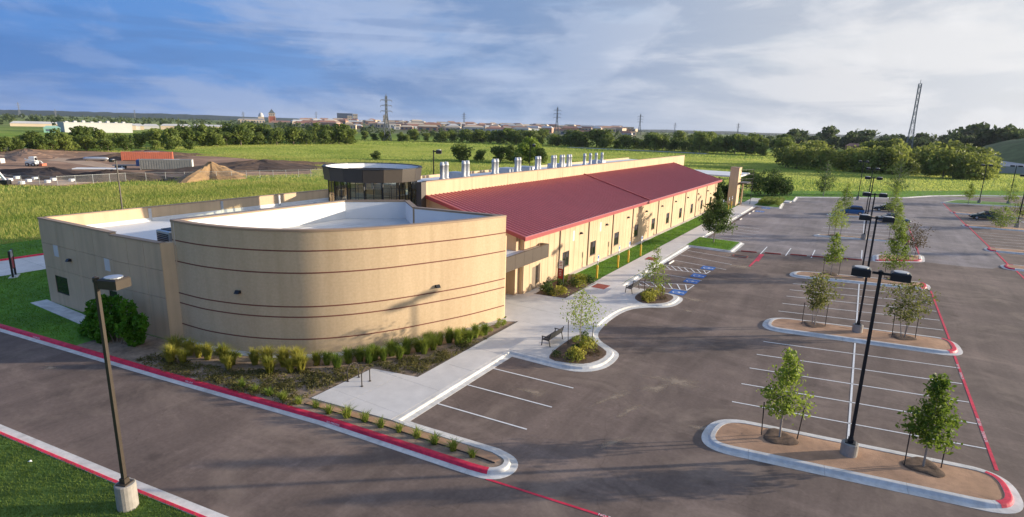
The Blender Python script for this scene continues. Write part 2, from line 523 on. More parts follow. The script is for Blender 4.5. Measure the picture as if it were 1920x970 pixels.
def asphalt_mat(name, base, warm):
    m_ = bpy.data.materials.new(name); m_.use_nodes = True
    t = m_.node_tree; b = t.nodes['Principled BSDF']; b.inputs['Roughness'].default_value = .85; b.inputs['Specular IOR Level'].default_value = .25
    co = t.nodes.new('ShaderNodeNewGeometry').outputs['Position']
    def nz(sc, d=5, st=None, rz=0, dist=0.0):
        n = t.nodes.new('ShaderNodeTexNoise'); n.inputs['Scale'].default_value = sc; n.inputs['Detail'].default_value = d
        n.inputs['Roughness'].default_value = .65; n.inputs['Distortion'].default_value = dist
        src = co
        if st:
            mp = t.nodes.new('ShaderNodeMapping'); mp.inputs['Scale'].default_value = st; mp.inputs['Rotation'].default_value = (0, 0, rz)
            t.links.new(co, mp.inputs[0]); src = mp.outputs[0]
        t.links.new(src, n.inputs['Vector']); return n.outputs[0]
    def mapr(f, lo, hi, a, c):
        q = t.nodes.new('ShaderNodeMapRange'); q.inputs[1].default_value = lo; q.inputs[2].default_value = hi
        q.inputs[3].default_value = a; q.inputs[4].default_value = c; t.links.new(f, q.inputs[0]); return q.outputs[0]
    def mul(a, c):
        x = t.nodes.new('ShaderNodeMath'); x.operation = 'MULTIPLY'; t.links.new(a, x.inputs[0]); t.links.new(c, x.inputs[1]); return x.outputs[0]
    f = mul(mapr(nz(.12, 6), .3, .7, .74, 1.26), mapr(nz(6, 6), .3, .7, .86, 1.14))
    f = mul(f, mapr(nz(.5, 5, (1, .12, 1), R(8), .6), .40, .64, .88, 1.18))       # tyre tracks along the aisles
    f = mul(f, mapr(nz(.35, 6, (.15, 1, 1), R(20), .8), .48, .68, .92, 1.22))
    f = mul(f, mapr(nz(.9, 6, (1, 1, 1), 0, 1.2), .60, .72, 1.0, 1.28))
    # drips of oil, and sealed cracks that wander across the sheet
    vo = t.nodes.new('ShaderNodeTexVoronoi'); vo.inputs['Scale'].default_value = .42; t.links.new(co, vo.inputs['Vector'])
    f = mul(f, mapr(vo.outputs['Distance'], .05, .17, .72, 1.0))
    dn = t.nodes.new('ShaderNodeTexNoise'); dn.inputs['Scale'].default_value = .5; dn.inputs['Detail'].default_value = 5; t.links.new(co, dn.inputs['Vector'])
    av = t.nodes.new('ShaderNodeVectorMath'); av.operation = 'MULTIPLY_ADD'; av.inputs[1].default_value = (2.5, 2.5, 0); t.links.new(dn.outputs['Color'], av.inputs[0]); t.links.new(co, av.inputs[2])
    vc = t.nodes.new('ShaderNodeTexVoronoi'); vc.feature = 'DISTANCE_TO_EDGE'; vc.inputs['Scale'].default_value = .075; t.links.new(av.outputs[0], vc.inputs['Vector'])
    f = mul(f, mapr(vc.outputs['Distance'], .0012, .0032, .86, 1.0))
    v = t.nodes.new('ShaderNodeVectorMath'); v.operation = 'SCALE'; v.inputs[0].default_value = base
    t.links.new(f, v.inputs['Scale'])
    mx = t.nodes.new('ShaderNodeMix'); mx.data_type = 'RGBA'; mx.inputs[7].default_value = (*warm, 1)
    t.links.new(mapr(nz(.22, 7, None, 0, 1.0), .50, .74, 0, .75), mx.inputs[0]); t.links.new(v.outputs[0], mx.inputs[6])
    t.links.new(mx.outputs[2], b.inputs['Base Color'])
    bp = t.nodes.new('ShaderNodeBump'); bp.inputs['Strength'].default_value = .35; bp.inputs['Distance'].default_value = .01
    t.links.new(nz(70, 3), bp.inputs['Height']); t.links.new(bp.outputs[0], b.inputs['Normal'])
    return m_
M_ASPH = asphalt_mat('asphalt', (.178, .131, .106), (.31, .235, .18))
M_ASPH2 = asphalt_mat('older_asphalt', (.25, .215, .205), (.32, .27, .235))
a_poly = [(-100, -30), (75, -30), (75, 215), (36, 193), (15, 173.5), (9.8, 164.2), (5, 158.8), (-12, 144.1), (-17.4, 134.4), (-17.4, 18.6), (-12, 17.5), (-21, 16.6), (-46.7, 13.1), (-100, 5.6)]
lot = struct('parking_lot', MB().add([(x, y, 0.0) for x, y in a_poly], [tuple(range(len(a_poly)))]), M_ASPH)
o_poly = [(-16.6, 71.2), (-11.0, 72.4), (-9.6, 72.7), (2, 76.0), (7.6, 79.8), (11, 79.9), (13.6, 80.6), (15.4, 84), (15.6, 157), (24, 178), (34, 191.5), (15, 173), (9.8, 163.8), (5, 158.3), (-11.9, 143.6), (-16.6, 133)]
obj('older_pavement', MB().add([(x, y, .005) for x, y in o_poly], [tuple(range(len(o_poly)))]), M_ASPH2, lot)

# kerbs: gutter pan, face and top, cast in 3 m lengths
KPROF = [(0, -.03), (0, .012), (.30, .03), (.36, .140), (.40, .155), (.60, .16), (.60, -.03)]
KNEAR = [(0, -.03), (0, .012), (.40, .03), (.45, .140), (.48, .155), (.60, .16), (.60, -.03)]
RPROF = [(.292, .036), (.354, .146), (.398, .1605), (.594, .1655), (.594, .15)]
RNEAR = [(.396, .036), (.446, .146), (.478, .1605), (.594, .1655), (.594, .15)]
def kerb(name, path, closed=False, seg=3.0, prof=KPROF):
    root = link(name, None); root['kind'] = 'structure'
    p = list(path) + ([path[0]] if closed else [])
    cur = [p[0]]; acc = 0
    for a, b in zip(p[:-1], p[1:]):
        L_ = math.hypot(b[0] - a[0], b[1] - a[1])
        cur.append(b); acc += L_
    # offset rails once so that neighbouring lengths meet, then cut into lengths
    rails = [(off(path, d, closed), z) for d, z in prof]
    n = len(path); m_ = len(prof)
    idx = list(range(n)) + ([0] if closed else [])
    start = 0; acc = 0
    for q in range(1, len(idx)):
        a, b = path[idx[q - 1]], path[idx[q]]
        acc += math.hypot(b[0] - a[0], b[1] - a[1])
        if acc >= seg or q == len(idx) - 1:
            ids = idx[start:q + 1]
            mb = MB(); vs = []
            for w, i in enumerate(ids):
                for r_, z in rails:
                    x, y = r_[i]
                    if w == 0 or w == len(ids) - 1:       # 8 mm joint
                        j = ids[1] if w == 0 else ids[-2]
                        dx, dy = r_[j][0] - x, r_[j][1] - y
                        l_ = math.hypot(dx, dy) or 1
                        x += dx / l_ * .006; y += dy / l_ * .006
                    vs.append((x, y, z))
            fs = []
            for w in range(len(ids) - 1):
                for k_ in range(m_ - 1):
                    fs.append((w * m_ + k_, (w + 1) * m_ + k_, (w + 1) * m_ + k_ + 1, w * m_ + k_ + 1))
            fs += [tuple(range(m_)), tuple(range(len(ids) * m_ - 1, (len(ids) - 1) * m_ - 1, -1))]
            mb.add(vs, fs)
            obj('kerb_segment', mb, M_KERB, root)
            start = q; acc = 0
    return root
def red_paint(root, path, closed=False, prof=RPROF):
    mb = sweep(path, prof, closed, caps=False)
    return obj('red_paint', mb, M_RED, root)

FIRE = [(-95, 5.8), (-70, 9.3), (-46.69, 12.56), (-31.16, 14.62), (-20.3, 16.2), (-12.3, 16.92)]
NOSE = smooth_path([(-12.3, 16.92), (-11.4, 17.08), (-10.88, 17.45), (-10.63, 18.06), (-10.77, 18.68), (-11.24, 19.1), (-12.1, 19.28)], step=.25)
PLAZA1 = smooth_path([(-14.0, 28.5), (-12.9, 28.72), (-12.1, 29.3), (-11.6, 30.3), (-11.5, 31.6), (-11.75, 32.8), (-12.6, 33.5), (-13.6, 34.25), (-14.25, 35.3), (-14.58, 37), (-14.7, 39), (-14.6, 41), (-14.2, 42.4), (-13.3, 43.5), (-12.3, 44.2), (-11.75, 45.2), (-11.6, 46.6), (-11.8, 47.8), (-12.6, 48.4)], step=.4)
path_all = (resample(FIRE, .75)[:-1] + NOSE + resample([(-12.1, 19.28), (-16.6, 18.87)], .75)[1:] + [(-16.98, 18.87)] + resample([(-16.98, 18.87), (-17.1, 28.45)], .75)[1:]
            + resample([(-17.1, 28.45), (-14.0, 28.5)], .75)[1:-1] + PLAZA1 + resample([(-12.6, 48.4), (-16.95, 48.4), (-17.05, 70.6)], .75)[1:]
            + resample(fillet([(-17.05, 70.6), (-11.9, 70.4), (-11.9, 78.0), (-17.1, 78.3)], [0, .9, .9, 0], n=4), .75)[1:]
            + resample([(-17.1, 78.3), (-17.1, 119.6)], .75)[1:]
            + resample(fillet([(-17.1, 119.6), (-12.5, 119.3), (-13.2, 129.8), (-17.0, 130.2)], [0, .8, .8, 0], n=4), .75)[1:]
            + resample([(-17.0, 130.2), (-17.0, 134.1), (-11.7, 134.2), (-12.0, 144.0), (5.0, 158.9), (9.8, 164.3), (15, 173.7), (24, 184.5), (36, 193.4), (75, 216)], .75)[1:])
kr = kerb('kerb', path_all)
nfire = len(resample(FIRE, .75)) + 4
red_paint(kr, path_all[:nfire])

# raised ground inside the kerb line
pad = off(path_all, .56)
ipad = [i for i, p in enumerate(path_all) if p == (-17.0, 130.2) or abs(p[0] + 17.0) < 1e-6 and abs(p[1] - 130.2) < 1e-6][0]
pad_poly = pad[:ipad + 1] + [(-24, 131), (-24, 124.5), (-36, 124.5), (-56, 121), (-56, 48), (-78, 48), (-78, 9)]
struct('lawn', MB().prism([p for p in pad_poly if p[0] > -78.1], -.06, .125), M_LAWN)
# grass strip beyond the far end of the lot
strip = off(path_all, .56)[ipad + 1:]
far_strip = strip + [(75, 232), (30, 206), (0, 172), (-16, 158), (-26, 148), (-26, 131.6), (-17.7, 131.0)]
struct('verge', MB().prism(far_strip, -.06, .12), M_LAWN)

# near lawn on the camera side of the drive
NEAR = [(-17.2, 10.14), (-17.73, 10.06), (-23.57, 9.22), (-32.4, 8.05), (-60, 4.3), (-95, -.6)]
NEARP = resample([(-2, 12.2)] + NEAR, .75)
krn = kerb('kerb', NEARP, prof=KNEAR)
red_paint(krn, NEARP, prof=RNEAR)
nl = off(NEARP, .56)
struct('near_lawn', MB().prism(nl + [(-95, -30), (-2, -30)], -.02, .125), M_FORE)

# concrete drive at the left end of the building, with its red far kerb
dl = link('concrete_drive', None); dl['kind'] = 'structure'
for i in range(12):
    for j in range(2):
        x0 = -69.1 + j * 3.3
        obj('slab', MB().bbox(x0 + .01, x0 + 3.29, 10.5 + i * 3.5 + .01, 14.0 + i * 3.5 - .01, .05, .14, .01), M_CONC, dl)
dk = resample([(-69.1, 52), (-69.1, 10)], 1.5)
krd = kerb('kerb', [(x + .45, y) for x, y in dk][::-1], prof=[(.33, .1), (.36, .27), (.40, .29), (.55, .29), (.55, .1)])
obj('red_paint', sweep([(x + .45, y) for x, y in dk][::-1], [(.325, .15), (.355, .277), (.398, .296), (.54, .296)], caps=False), M_RED, krd)

# pavements cast in slabs
def slabs(name, poly, cx, cy, ox=0, oy=0, z=.168, material=None):
    root = link(name, None); root['kind'] = 'structure'
    xs = [p[0] for p in poly]; ys = [p[1] for p in poly]
    i0, i1 = int(math.floor((min(xs) - ox) / cx)), int(math.ceil((max(xs) - ox) / cx))
    j0, j1 = int(math.floor((min(ys) - oy) / cy)), int(math.ceil((max(ys) - oy) / cy))
    for i in range(i0, i1):
        for j in range(j0, j1):
            q = clip(poly, 0, ox + i * cx + .008, False)
            if q: q = clip(q, 0, ox + (i + 1) * cx - .008, True)
            if q: q = clip(q, 1, oy + j * cy + .008, False)
            if q: q = clip(q, 1, oy + (j + 1) * cy - .008, True)
            if not q or len(q) < 3: continue
            c = unspike(q)
            if len(c) < 3 or abs(area(c)) < .03: continue
            obj('slab', MB().prism(c, .03, z + random.uniform(-.003, .003)), material or M_CONC, root)
    return root
i48 = [i for i, p in enumerate(path_all) if abs(p[0] + 16.98) < 1e-6][0]
kin = off(path_all, .607)
i_a = i48
seg_in = [p for p in kin[i_a:] if True]
def kin_between(y0, y1):
    return [p for p, q in zip(kin, path_all) if y0 <= q[1] <= y1 and q[0] > -17.3 and q[0] < -11 and q[1] > 18.8]
plaza_edge = kin[i48:i48 + 1 + [k_ for k_, p in enumerate(path_all[i48:]) if abs(p[0] + 16.95) < 1e-6 and abs(p[1] - 48.4) < .01][0]]
plaza = plaza_edge + [(-17.62, 49.2), (-19.9, 49.2), (-19.75, 41.2), (-22.45, 40.80), (-22.7, 43), (-23.25, 43), (-23.3, 40.1), (-26.5, 40.1), (-26.5, 34.4), (-21.2, 34.4), (-20.9, 33.3), (-19.95, 33.94), (-19.72, 22.6), (-22.6, 21.97), (-22.5, 17.6)]
# the planting pockets in the two build-outs are laid over the paving
slabs('plaza_paving', plaza, 3.05, 3.05, -17.6, 18.9)
walk = [(-17.66, 49.2), (-17.72, 70.9), (-17.75, 134.2), (-20.2, 134.2), (-20.15, 112), (-19.95, 49.2)]
slabs('sidewalk', walk, 6.0, 1.85, -22, 49.2)
cross = [(-17.75, 131.0), (-12.4, 131.0), (-12.3, 133.7), (-17.75, 133.6)]
slabs('sidewalk', cross, 2.5, 4, -17.75, 130)
far_walk = [(-20.2, 121), (-36, 123), (-36, 126), (-20.2, 124)]
slabs('sidewalk', far_walk, 3, 6, -36, 121)
for c in ((-18.8, 46.45), (-18.65, 60.4)):
    t = MB().box(c[0] - .62, c[0] + .62, c[1] - .75, c[1] + .75, .10, .176)
    root = struct('tactile_paving', t, M_TAC)
    dm = MB()
    for i in range(9):
        for j in range(11):
            x, y = c[0] - .54 + i * .135, c[1] - .68 + j * .136
            dm.add([(x - .035, y - .035, .1755), (x + .035, y - .035, .1755), (x + .035, y + .035, .1755), (x - .035, y + .035, .1755), (x, y, .186)], [(0, 1, 4), (1, 2, 4), (2, 3, 4), (3, 0, 4)])
    stuff(obj('tactile_domes', dm, M_TAC, root))

# planting beds
def bed(name, poly, material, z=.145, edge=None):
    o = struct(name, MB().prism(poly, .02, z), material)
    if edge:
        obj('steel_edging', sweep(resample(edge, 1.0), [(-.02, .1), (-.02, .19), (.02, .19), (.02, .1)], caps=False), M_DARKBR, o)
    return o
fk = [p for p in off(path_all, .62)[:i48] if -40 < p[0] < -11.2]
drum_front = smooth_path([(-35.9, 18.3), (-33.0, 18.5), (-30.1, 19.35), (-27.5, 20.75), (-25.7, 22.6), (-24.2, 24.9), (-23.0, 27.5), (-21.8, 30.6), (-21.1, 33.3)], step=.8)
nose_n = [p for p in off(path_all, .62)[:i48] if p[1] > 18.0 and p[0] > -16.7][::-1]
fk_low = [p for p in fk if p[1] < 18.0]
front_bed = fk_low + [p for p in nose_n[::-1]] + [(-17.62, 18.55), (-22.3, 18.4), (-22.62, 22.03), (-19.78, 22.68), (-20.02, 33.9), (-21.0, 33.3)] + drum_front[::-1][1:] + [(-36.2, 17.75), (-39.9, 17.3), (-39.9, 15.0)]
bed_main = bed('planting_bed', front_bed, M_BEDSOIL, .14, [(-19.78, 22.62), (-20.02, 33.9)])
# crushed granite strip behind the nose kerb
gs = [(-22.3, 17.40), (-17.2, 18.18), (-12.0, 18.62), (-11.5, 18.42), (-11.6, 18.12), (-12.4, 18.1), (-17.3, 17.72), (-22.3, 17.05)]
bed('granite_strip', gs, M_SOIL, .152, [(-11.55, 18.05), (-12.4, 18.04), (-17.3, 17.66), (-22.3, 17.0)])
bed('planting_bed', [(-22.5, 40.85), (-19.85, 41.25), (-19.7, 47.3), (-21.2, 48.6), (-22.9, 48.6), (-22.95, 42.9)], M_MULCH, .15, [(-22.5, 40.8), (-19.8, 41.2), (-19.66, 47.3)])
pk1 = smooth_path([(-14.9, 29.25), (-13.3, 29.4), (-12.5, 30.1), (-12.2, 31.3), (-12.4, 32.3), (-13.3, 33.0), (-14.2, 33.9), (-15.1, 34.0), (-15.25, 31.6)], True, .5)
pk2 = smooth_path([(-14.0, 43.9), (-13.1, 44.35), (-12.45, 45.2), (-12.3, 46.4), (-12.5, 47.3), (-13.2, 47.7), (-14.8, 47.75), (-15.2, 46.0), (-14.9, 44.6)], True, .5)
bed('planting_pocket', pk1, M_MULCH, .195)
bed('planting_pocket', pk2, M_MULCH, .195)
bed('planting_bed', [(-17.75, 71.1), (-12.6, 71.1), (-12.55, 77.4), (-17.75, 77.7)], M_LAWN, .165)

# islands between the stalls
def island(path, soil=M_SOIL, red=None, mound=.16):
    p = path if area(path) > 0 else path[::-1]
    p = resample(p, .6, True)
    k_ = kerb('kerb', p, True)
    if red:
        idx = [i for i, q in enumerate(p) if red(q)]
        # contiguous run, allowing wrap-around
        best = []
        n = len(p)
        s = [red(q) for q in p]
        if not all(s):
            i = s.index(False)
            run = []
            for d in range(1, n + 1):
                j = (i + d) % n
                if s[j]: run.append(j)
                else:
                    if len(run) > len(best): best = run
                    run = []
            if len(best) > 2:
                red_paint(k_, [p[j] for j in best])
    inn = off(p, .55, True)
    cx = sum(q[0] for q in inn) / len(inn); cy = sum(q[1] for q in inn) / len(inn)
    ring2 = [(cx + (q[0] - cx) * .8, cy + (q[1] - cy) * .55) for q in inn]
    n = len(inn)
    mb = MB()
    mb.add([(x, y, .135) for x, y in inn] + [(x, y, mound + random.uniform(.0, .03)) for x, y in ring2],
           [(i, (i + 1) % n, n + (i + 1) % n, n + i) for i in range(n)] + [tuple(range(n, 2 * n))])
    struct('island_bed', mb, soil, True)
    return k_
I1 = fillet([(-4.9, 24.35), (7.3, 26.45), (7.1, 30.0), (-4.75, 28.1)], [1.75, 1.6, 1.6, 1.75], True, 9)
I2 = fillet([(-5.0, 43.25), (7.45, 45.55), (7.2, 49.45), (-4.9, 47.1)], [1.75, 1.6, 1.6, 1.75], True, 9)
I3 = fillet([(-5.15, 61.9), (6.95, 64.6), (6.95, 68.0), (-5.0, 65.2)], [1.5, 1.4, 1.4, 1.5], True, 9)
I4 = fillet([(2.2, 75.9), (7.4, 79.6), (7.6, 84.3), (2.2, 80.6)], [.9, .9, .9, .9], True, 7)
I5 = fillet([(-5.0, 90.0), (6.9, 93.0), (6.9, 95.2), (-4.8, 92.2)], [.9] * 4, True, 7)
I6 = fillet([(-4.8, 116.0), (6.9, 119.0), (6.9, 121.4), (-4.8, 118.4)], [.9] * 4, True, 7)
for p, rd in ((I1, lambda q: q[0] > 6.35), (I2, lambda q: q[0] > 6.5), (I3, lambda q: q[0] > 6.2), (I4, lambda q: q[1] < 80.6 - (7.4 - q[0]) * .0 and q[0] > 2.3), (I5, lambda q: q[0] > 6.4), (I6, lambda q: q[0] > 6.4)):
    island(p, red=rd)
RI = [fillet([(14.9, 157.0), (46, 166), (46, 171), (19, 168.5)], [1.5, .5, .5, 2.5], True, 7),
      fillet([(15.3, 136.5), (44, 141), (44, 144), (15.3, 139.5)], [1.2, .5, .5, 1.2], True, 7),
      fillet([(14.9, 117.0), (44, 121.0), (44, 124.6), (15.1, 120.4)], [1.4, .5, .5, 1.4], True, 7),
      fillet([(14.7, 93.0), (40, 96.6), (40, 100), (14.8, 96.4)], [1.4, .5, .5, 1.4], True, 7),
      fillet([(14.6, 81.0), (40, 84.6), (40, 88), (14.7, 84.4)], [1.4, .5, .5, 1.4], True, 7)]
for i, p in enumerate(RI):
    island(p, soil=M_LAWN if i == 0 else M_SOIL, red=None if i == 0 else (lambda q: q[0] < 15.9))

# painted markings
def stripe(a, b, w=.10, material=M_WHITE, name='parking_line', z=.011):
    dx, dy = b[0] - a[0], b[1] - a[1]; L_ = math.hypot(dx, dy)
    nx, ny = -dy / L_ * w / 2, dx / L_ * w / 2
    n = max(1, int(L_ / 1.5))
    vs, fs = [], []
    for i in range(n + 1):
        x, y = a[0] + dx * i / n, a[1] + dy * i / n
        e = 1 + random.uniform(-.06, .06)
        vs += [(x + nx * e, y + ny * e, z), (x - nx * e, y - ny * e, z)]
    fs = [(2 * i, 2 * i + 1, 2 * i + 3, 2 * i + 2) for i in range(n)]
    return obj(name, MB().add(vs, fs), material, lot)
for l_, r_ in zip((30.09, 32.74, 35.39, 38.0, 40.78), (32.0, 34.76, 37.56, 40.34, 43.14)):
    stripe((-4.3, l_), (6.62, r_))
for l_, r_ in zip((48.97, 51.5, 54.15, 56.65, 59.25), (51.5, 54.24, 57.0, 59.84, 62.6)):
    stripe((-4.37, l_), (6.68, r_))
stripe((1.12, 29.0), (1.1, 44.3)); stripe((1.1, 48.3), (1.07, 63.4))
for k_ in range(3):
    stripe((-17.03 - .04 * k_, 21.02 + 2.64 * k_), (-11.93 - .04 * k_, 21.41 + 2.63 * k_))
for k_ in range(5):      # stalls beyond the red wheel stops
    stripe((-4.3, 96 + 3.9 * k_), (6.6, 99 + 3.9 * k_))
    stripe((15.9, 100.0 + 2.9 * k_), (34, 103.0 + 2.9 * k_)); stripe((15.9, 124.5 + 2.5 * k_), (34, 127.0 + 2.5 * k_))
    stripe((-17.0, 80.5 + 2.75 * k_), (-11.9, 80.4 + 2.75 * k_))
stripe((25, 121), (25, 137), .1); stripe((1.1, 95.5), (1.1, 118), .1)
for x, y0, y1 in ((-9.2, 71.8, 77.3), (-6.56, 72.9, 78.3), (-3.91, 73.66, 79.1)):
    stripe((x, y0), (x, y1), .12)
stripe((1.1, 77), (1.1, 83), .12)
# accessible stalls
acc = [((-16.82, 49.49), (-12.15, 50.50)), ((-17.12, 50.66), (-12.08, 52.76)), ((-16.9, 55.2), (-11.9, 54.9)), ((-16.31, 57.23), (-12.22, 57.99)), ((-16.76, 59.02), (-12.10, 59.34)),
       ((-16.8, 62.0), (-10.9, 61.1)), ((-16.85, 65.3), (-10.9, 63.9)), ((-16.8, 68.3), (-11.0, 67.2))]
for a, b in acc:
    stripe(a, b)
for q in ((0, 1), (3, 4)):
    (a0, b0), (a1, b1) = acc[q[0]], acc[q[1]]
    stripe(b0, b1)
    for k_ in range(7):
        t0, t1 = k_ / 7, (k_ + 1.15) / 7
        t1 = min(t1, 1)
        stripe((a1[0] + (b1[0] - a1[0]) * t0, a1[1] + (b1[1] - a1[1]) * t0), (a0[0] + (b0[0] - a0[0]) * t1, a0[1] + (b0[1] - a0[1]) * t1), .1, z=.013)
def acc_symbol(c, rz=0, s=1.0):
    e = obj('accessible_symbol', MB().prism(fillet([(-.75 * s, -.62 * s), (.75 * s, -.62 * s), (.75 * s, .62 * s), (-.75 * s, .62 * s)], .12, True, 3), .008, .013), M_BLUE, lot, loc=(c[0], c[1], 0), rz=rz)
    mb = MB(); z = .0165
    def poly(pts): mb.add([(x * s, y * s, z) for x, y in pts], [tuple(range(len(pts)))])
    poly([(.02 + .09 * math.cos(i * .5236), .44 + .09 * math.sin(i * .5236)) for i in range(12)])
    poly([(-.05, .34), (.06, .34), (.08, .10), (-.03, .10)])
    poly([(.02, .24), (.26, .20), (.26, .13), (.02, .16)])
    poly([(-.03, .10), (.30, .10), (.30, .02), (-.03, .02)])
    poly([(.23, .06), (.31, .06), (.42, -.26), (.34, -.28)])
    poly([(.34, -.28), (.42, -.26), (.52, -.24), (.52, -.31)])
    n = 16
    for i in range(n):
        t0, t1 = R(100 + 250 * i / n), R(100 + 250 * (i + 1) / n)
        poly([(.07 + .26 * math.cos(t0), -.12 + .26 * math.sin(t0)), (.07 + .26 * math.cos(t1), -.12 + .26 * math.sin(t1)), (.07 + .33 * math.cos(t1), -.12 + .33 * math.sin(t1)), (.07 + .33 * math.cos(t0), -.12 + .33 * math.sin(t0))][::-1])
    obj('white_figure', mb, M_WHITE, e)
for c in ((-12.64, 49.41), (-12.65, 54.07), (-12.64, 56.59), (-12.64, 60.66)):
    acc_symbol(c, R(-90), 1.05)
for c in ((-15.4, 112.5), (-15.2, 118.3)):
    acc_symbol(c, R(-90), 1.2)
# fire-lane lines on the asphalt
stripe((-11.35, 17.12), (-6.4, 17.66), .12, M_RED, 'fire_lane_line'); stripe((-6.4, 17.66), (6.85, 19.2), .12, M_RED, 'fire_lane_line')
stripe((6.85, 19.2), (6.95, 26.4), .14, M_RED, 'fire_lane_line'); stripe((6.72, 30.0), (6.78, 45.6), .14, M_RED, 'fire_lane_line')
stripe((6.85, 49.3), (6.85, 64.6), .14, M_RED, 'fire_lane_line'); stripe((7.1, 84.2), (7.2, 93.2), .16, M_RED, 'fire_lane_line'); stripe((7.2, 95.2), (7.2, 119), .16, M_RED, 'fire_lane_line')
for y0, y1 in ((60, 81.1), (84.5, 93.2), (96.5, 117.2), (120.5, 136.7), (139.5, 158)):
    stripe((15.6, y0), (15.75, y1), .18, M_RED, 'fire_lane_line')
stripe((-9.14, 64.22), (-9.00, 71.98), .22, M_RED, 'fire_lane_line')
stripe((-8.95, 67.51), (-9.00, 71.98), .5, M_RED, 'fire_lane_line', .0135)

def text(s, size, loc, rz, rx=0, parent=None, material=M_WHITE, name='lettering', bold=.0):
    cu = bpy.data.curves.new(name, 'FONT')
    cu.body = s; cu.size = size; cu.align_x = 'CENTER'; cu.align_y = 'CENTER'; cu.offset = bold
    cu.resolution_u = 2
    o = bpy.data.objects.new(name, cu); COL.objects.link(o)
    dg = bpy.context.evaluated_depsgraph_get()
    me = bpy.data.meshes.new_from_object(o.evaluated_get(dg))
    bpy.data.objects.remove(o); bpy.data.curves.remove(cu)
    me.materials.clear(); me.materials.append(material)
    o = bpy.data.objects.new(name, me); COL.objects.link(o)
    o.location = loc; o.rotation_euler = (rx, 0, rz)
    if parent is not None: o.parent = parent
    return o
# stencilled words on the red kerb face and on the line
fang = math.atan2(.14, 1)
for x in (-42.5, -30.2, -18.9):
    y = np.interp(x, [p[0] for p in FIRE], [p[1] for p in FIRE])
    for dx, s_ in ((-.75, 'NO PARKING'), (.85, 'FIRE LANE')):
        text(s_, .125, (x + dx - .325 * math.sin(fang), y + dx * math.tan(fang) + .325 * math.cos(fang), .098), fang, R(60), kr)
for x in (-5.2, 0.5):
    for dx, s_ in ((-.85, 'NO PARKING'), (.85, 'FIRE LANE')):
        text(s_, .20, (x + dx, 17.66 + (x + dx + 6.4) * .1162, .016), math.atan(.1162), 0, lot)
for y in (34.2, 42.6):
    for dy, s_ in ((-.85, 'NO PARKING'), (.85, 'FIRE LANE')):
        text(s_, .20, (6.74, y + dy, .016), R(90), 0, lot)

# wind-blown dirt lying on the asphalt
def smudge(c, rx, ry, rz, material=M_SOIL, name='dirt_patch'):
    n = 26; vs = [(0, 0, .006)]
    ph = [random.uniform(0, 6.28) for _ in range(4)]
    for i in range(n):
        t = 2 * math.pi * i / n
        e = 1 + .22 * math.sin(3 * t + ph[0]) + .15 * math.sin(5 * t + ph[1]) + .12 * math.sin(9 * t + ph[2])
        vs.append((rx * e * math.cos(t), ry * e * math.sin(t), .0035))
    return obj(name, MB().add(vs, [(0, 1 + i, 1 + (i + 1) % n) for i in range(n)]), material, lot, loc=(c[0], c[1], 0), rz=rz)
def dirt_mat():
    m_ = bpy.data.materials.new('thin_dirt'); m_.use_nodes = True
    t = m_.node_tree; b = t.nodes['Principled BSDF']; b.inputs['Roughness'].default_value = .95; b.inputs['Base Color'].default_value = (.37, .285, .21, 1)
    geo = t.nodes.new('ShaderNodeNewGeometry')
    n = t.nodes.new('ShaderNodeTexNoise'); n.inputs['Scale'].default_value = 2.2; n.inputs['Detail'].default_value = 9; n.inputs['Roughness'].default_value = .75
    t.links.new(geo.outputs['Position'], n.inputs['Vector'])
    sep = t.nodes.new('ShaderNodeSeparateXYZ'); t.links.new(geo.outputs['Position'], sep.inputs[0])
    e = t.nodes.new('ShaderNodeMapRange'); e.inputs[1].default_value = .0035; e.inputs[2].default_value = .006; e.inputs[3].default_value = -.35; e.inputs[4].default_value = .22
    t.links.new(sep.outputs[2], e.inputs[0])
    ad = t.nodes.new('ShaderNodeMath'); ad.operation = 'ADD'; t.links.new(n.outputs[0], ad.inputs[0]); t.links.new(e.outputs[0], ad.inputs[1])
    q = t.nodes.new('ShaderNodeMapRange'); q.inputs[1].default_value = .30; q.inputs[2].default_value = .68; q.inputs[4].default_value = .8
    t.links.new(ad.outputs[0], q.inputs[0]); t.links.new(q.outputs[0], b.inputs['Alpha'])
    return m_
M_DIRT = dirt_mat()
for p, a, b, rz in (((-7.45, 30.86), 2.2, 1.0, .2), ((-8.25, 29.30), 1.5, .7, .9), ((-4.77, 26.46), 1.1, .5, .6), ((-10.93, 47.98), 1.4, .8, 0), ((-10.40, 44.62), .8, .5, 0), ((-9.85, 63.66), 2.6, 1.6, .3), ((-11.91, 68.58), 2.0, 1.2, .3), ((-13.62, 25.01), 1.3, .5, .2), ((-8.06, 22.66), 1.4, .35, 1.1), ((-9.77, 26.93), 2.0, .4, 1.2), ((-37.57, 11.98), .8, .35, .2), ((-8.53, 26.00), 1.8, .3, 1.3)):
    smudge(p, a, b, rz, M_DIRT)
# storm drain and its apron
dr = tag(link('storm_drain', None, None, (-10.95, 69.0, 0)), 'rectangular red-rimmed storm drain grate set in the asphalt', 'drain')
obj('frame', MB().box(-.8, .8, -.55, -.45, 0, .05).box(-.8, .8, .45, .55, 0, .05).box(-.8, -.7, -.45, .45, 0, .05).box(.7, .8, -.45, .45, 0, .05), M_TAC, dr)
for k_ in range(9):
    obj('bar', MB().box(-.66 + k_ * .155, -.58 + k_ * .155, -.45, .45, .01, .035), M_BLACK, dr)

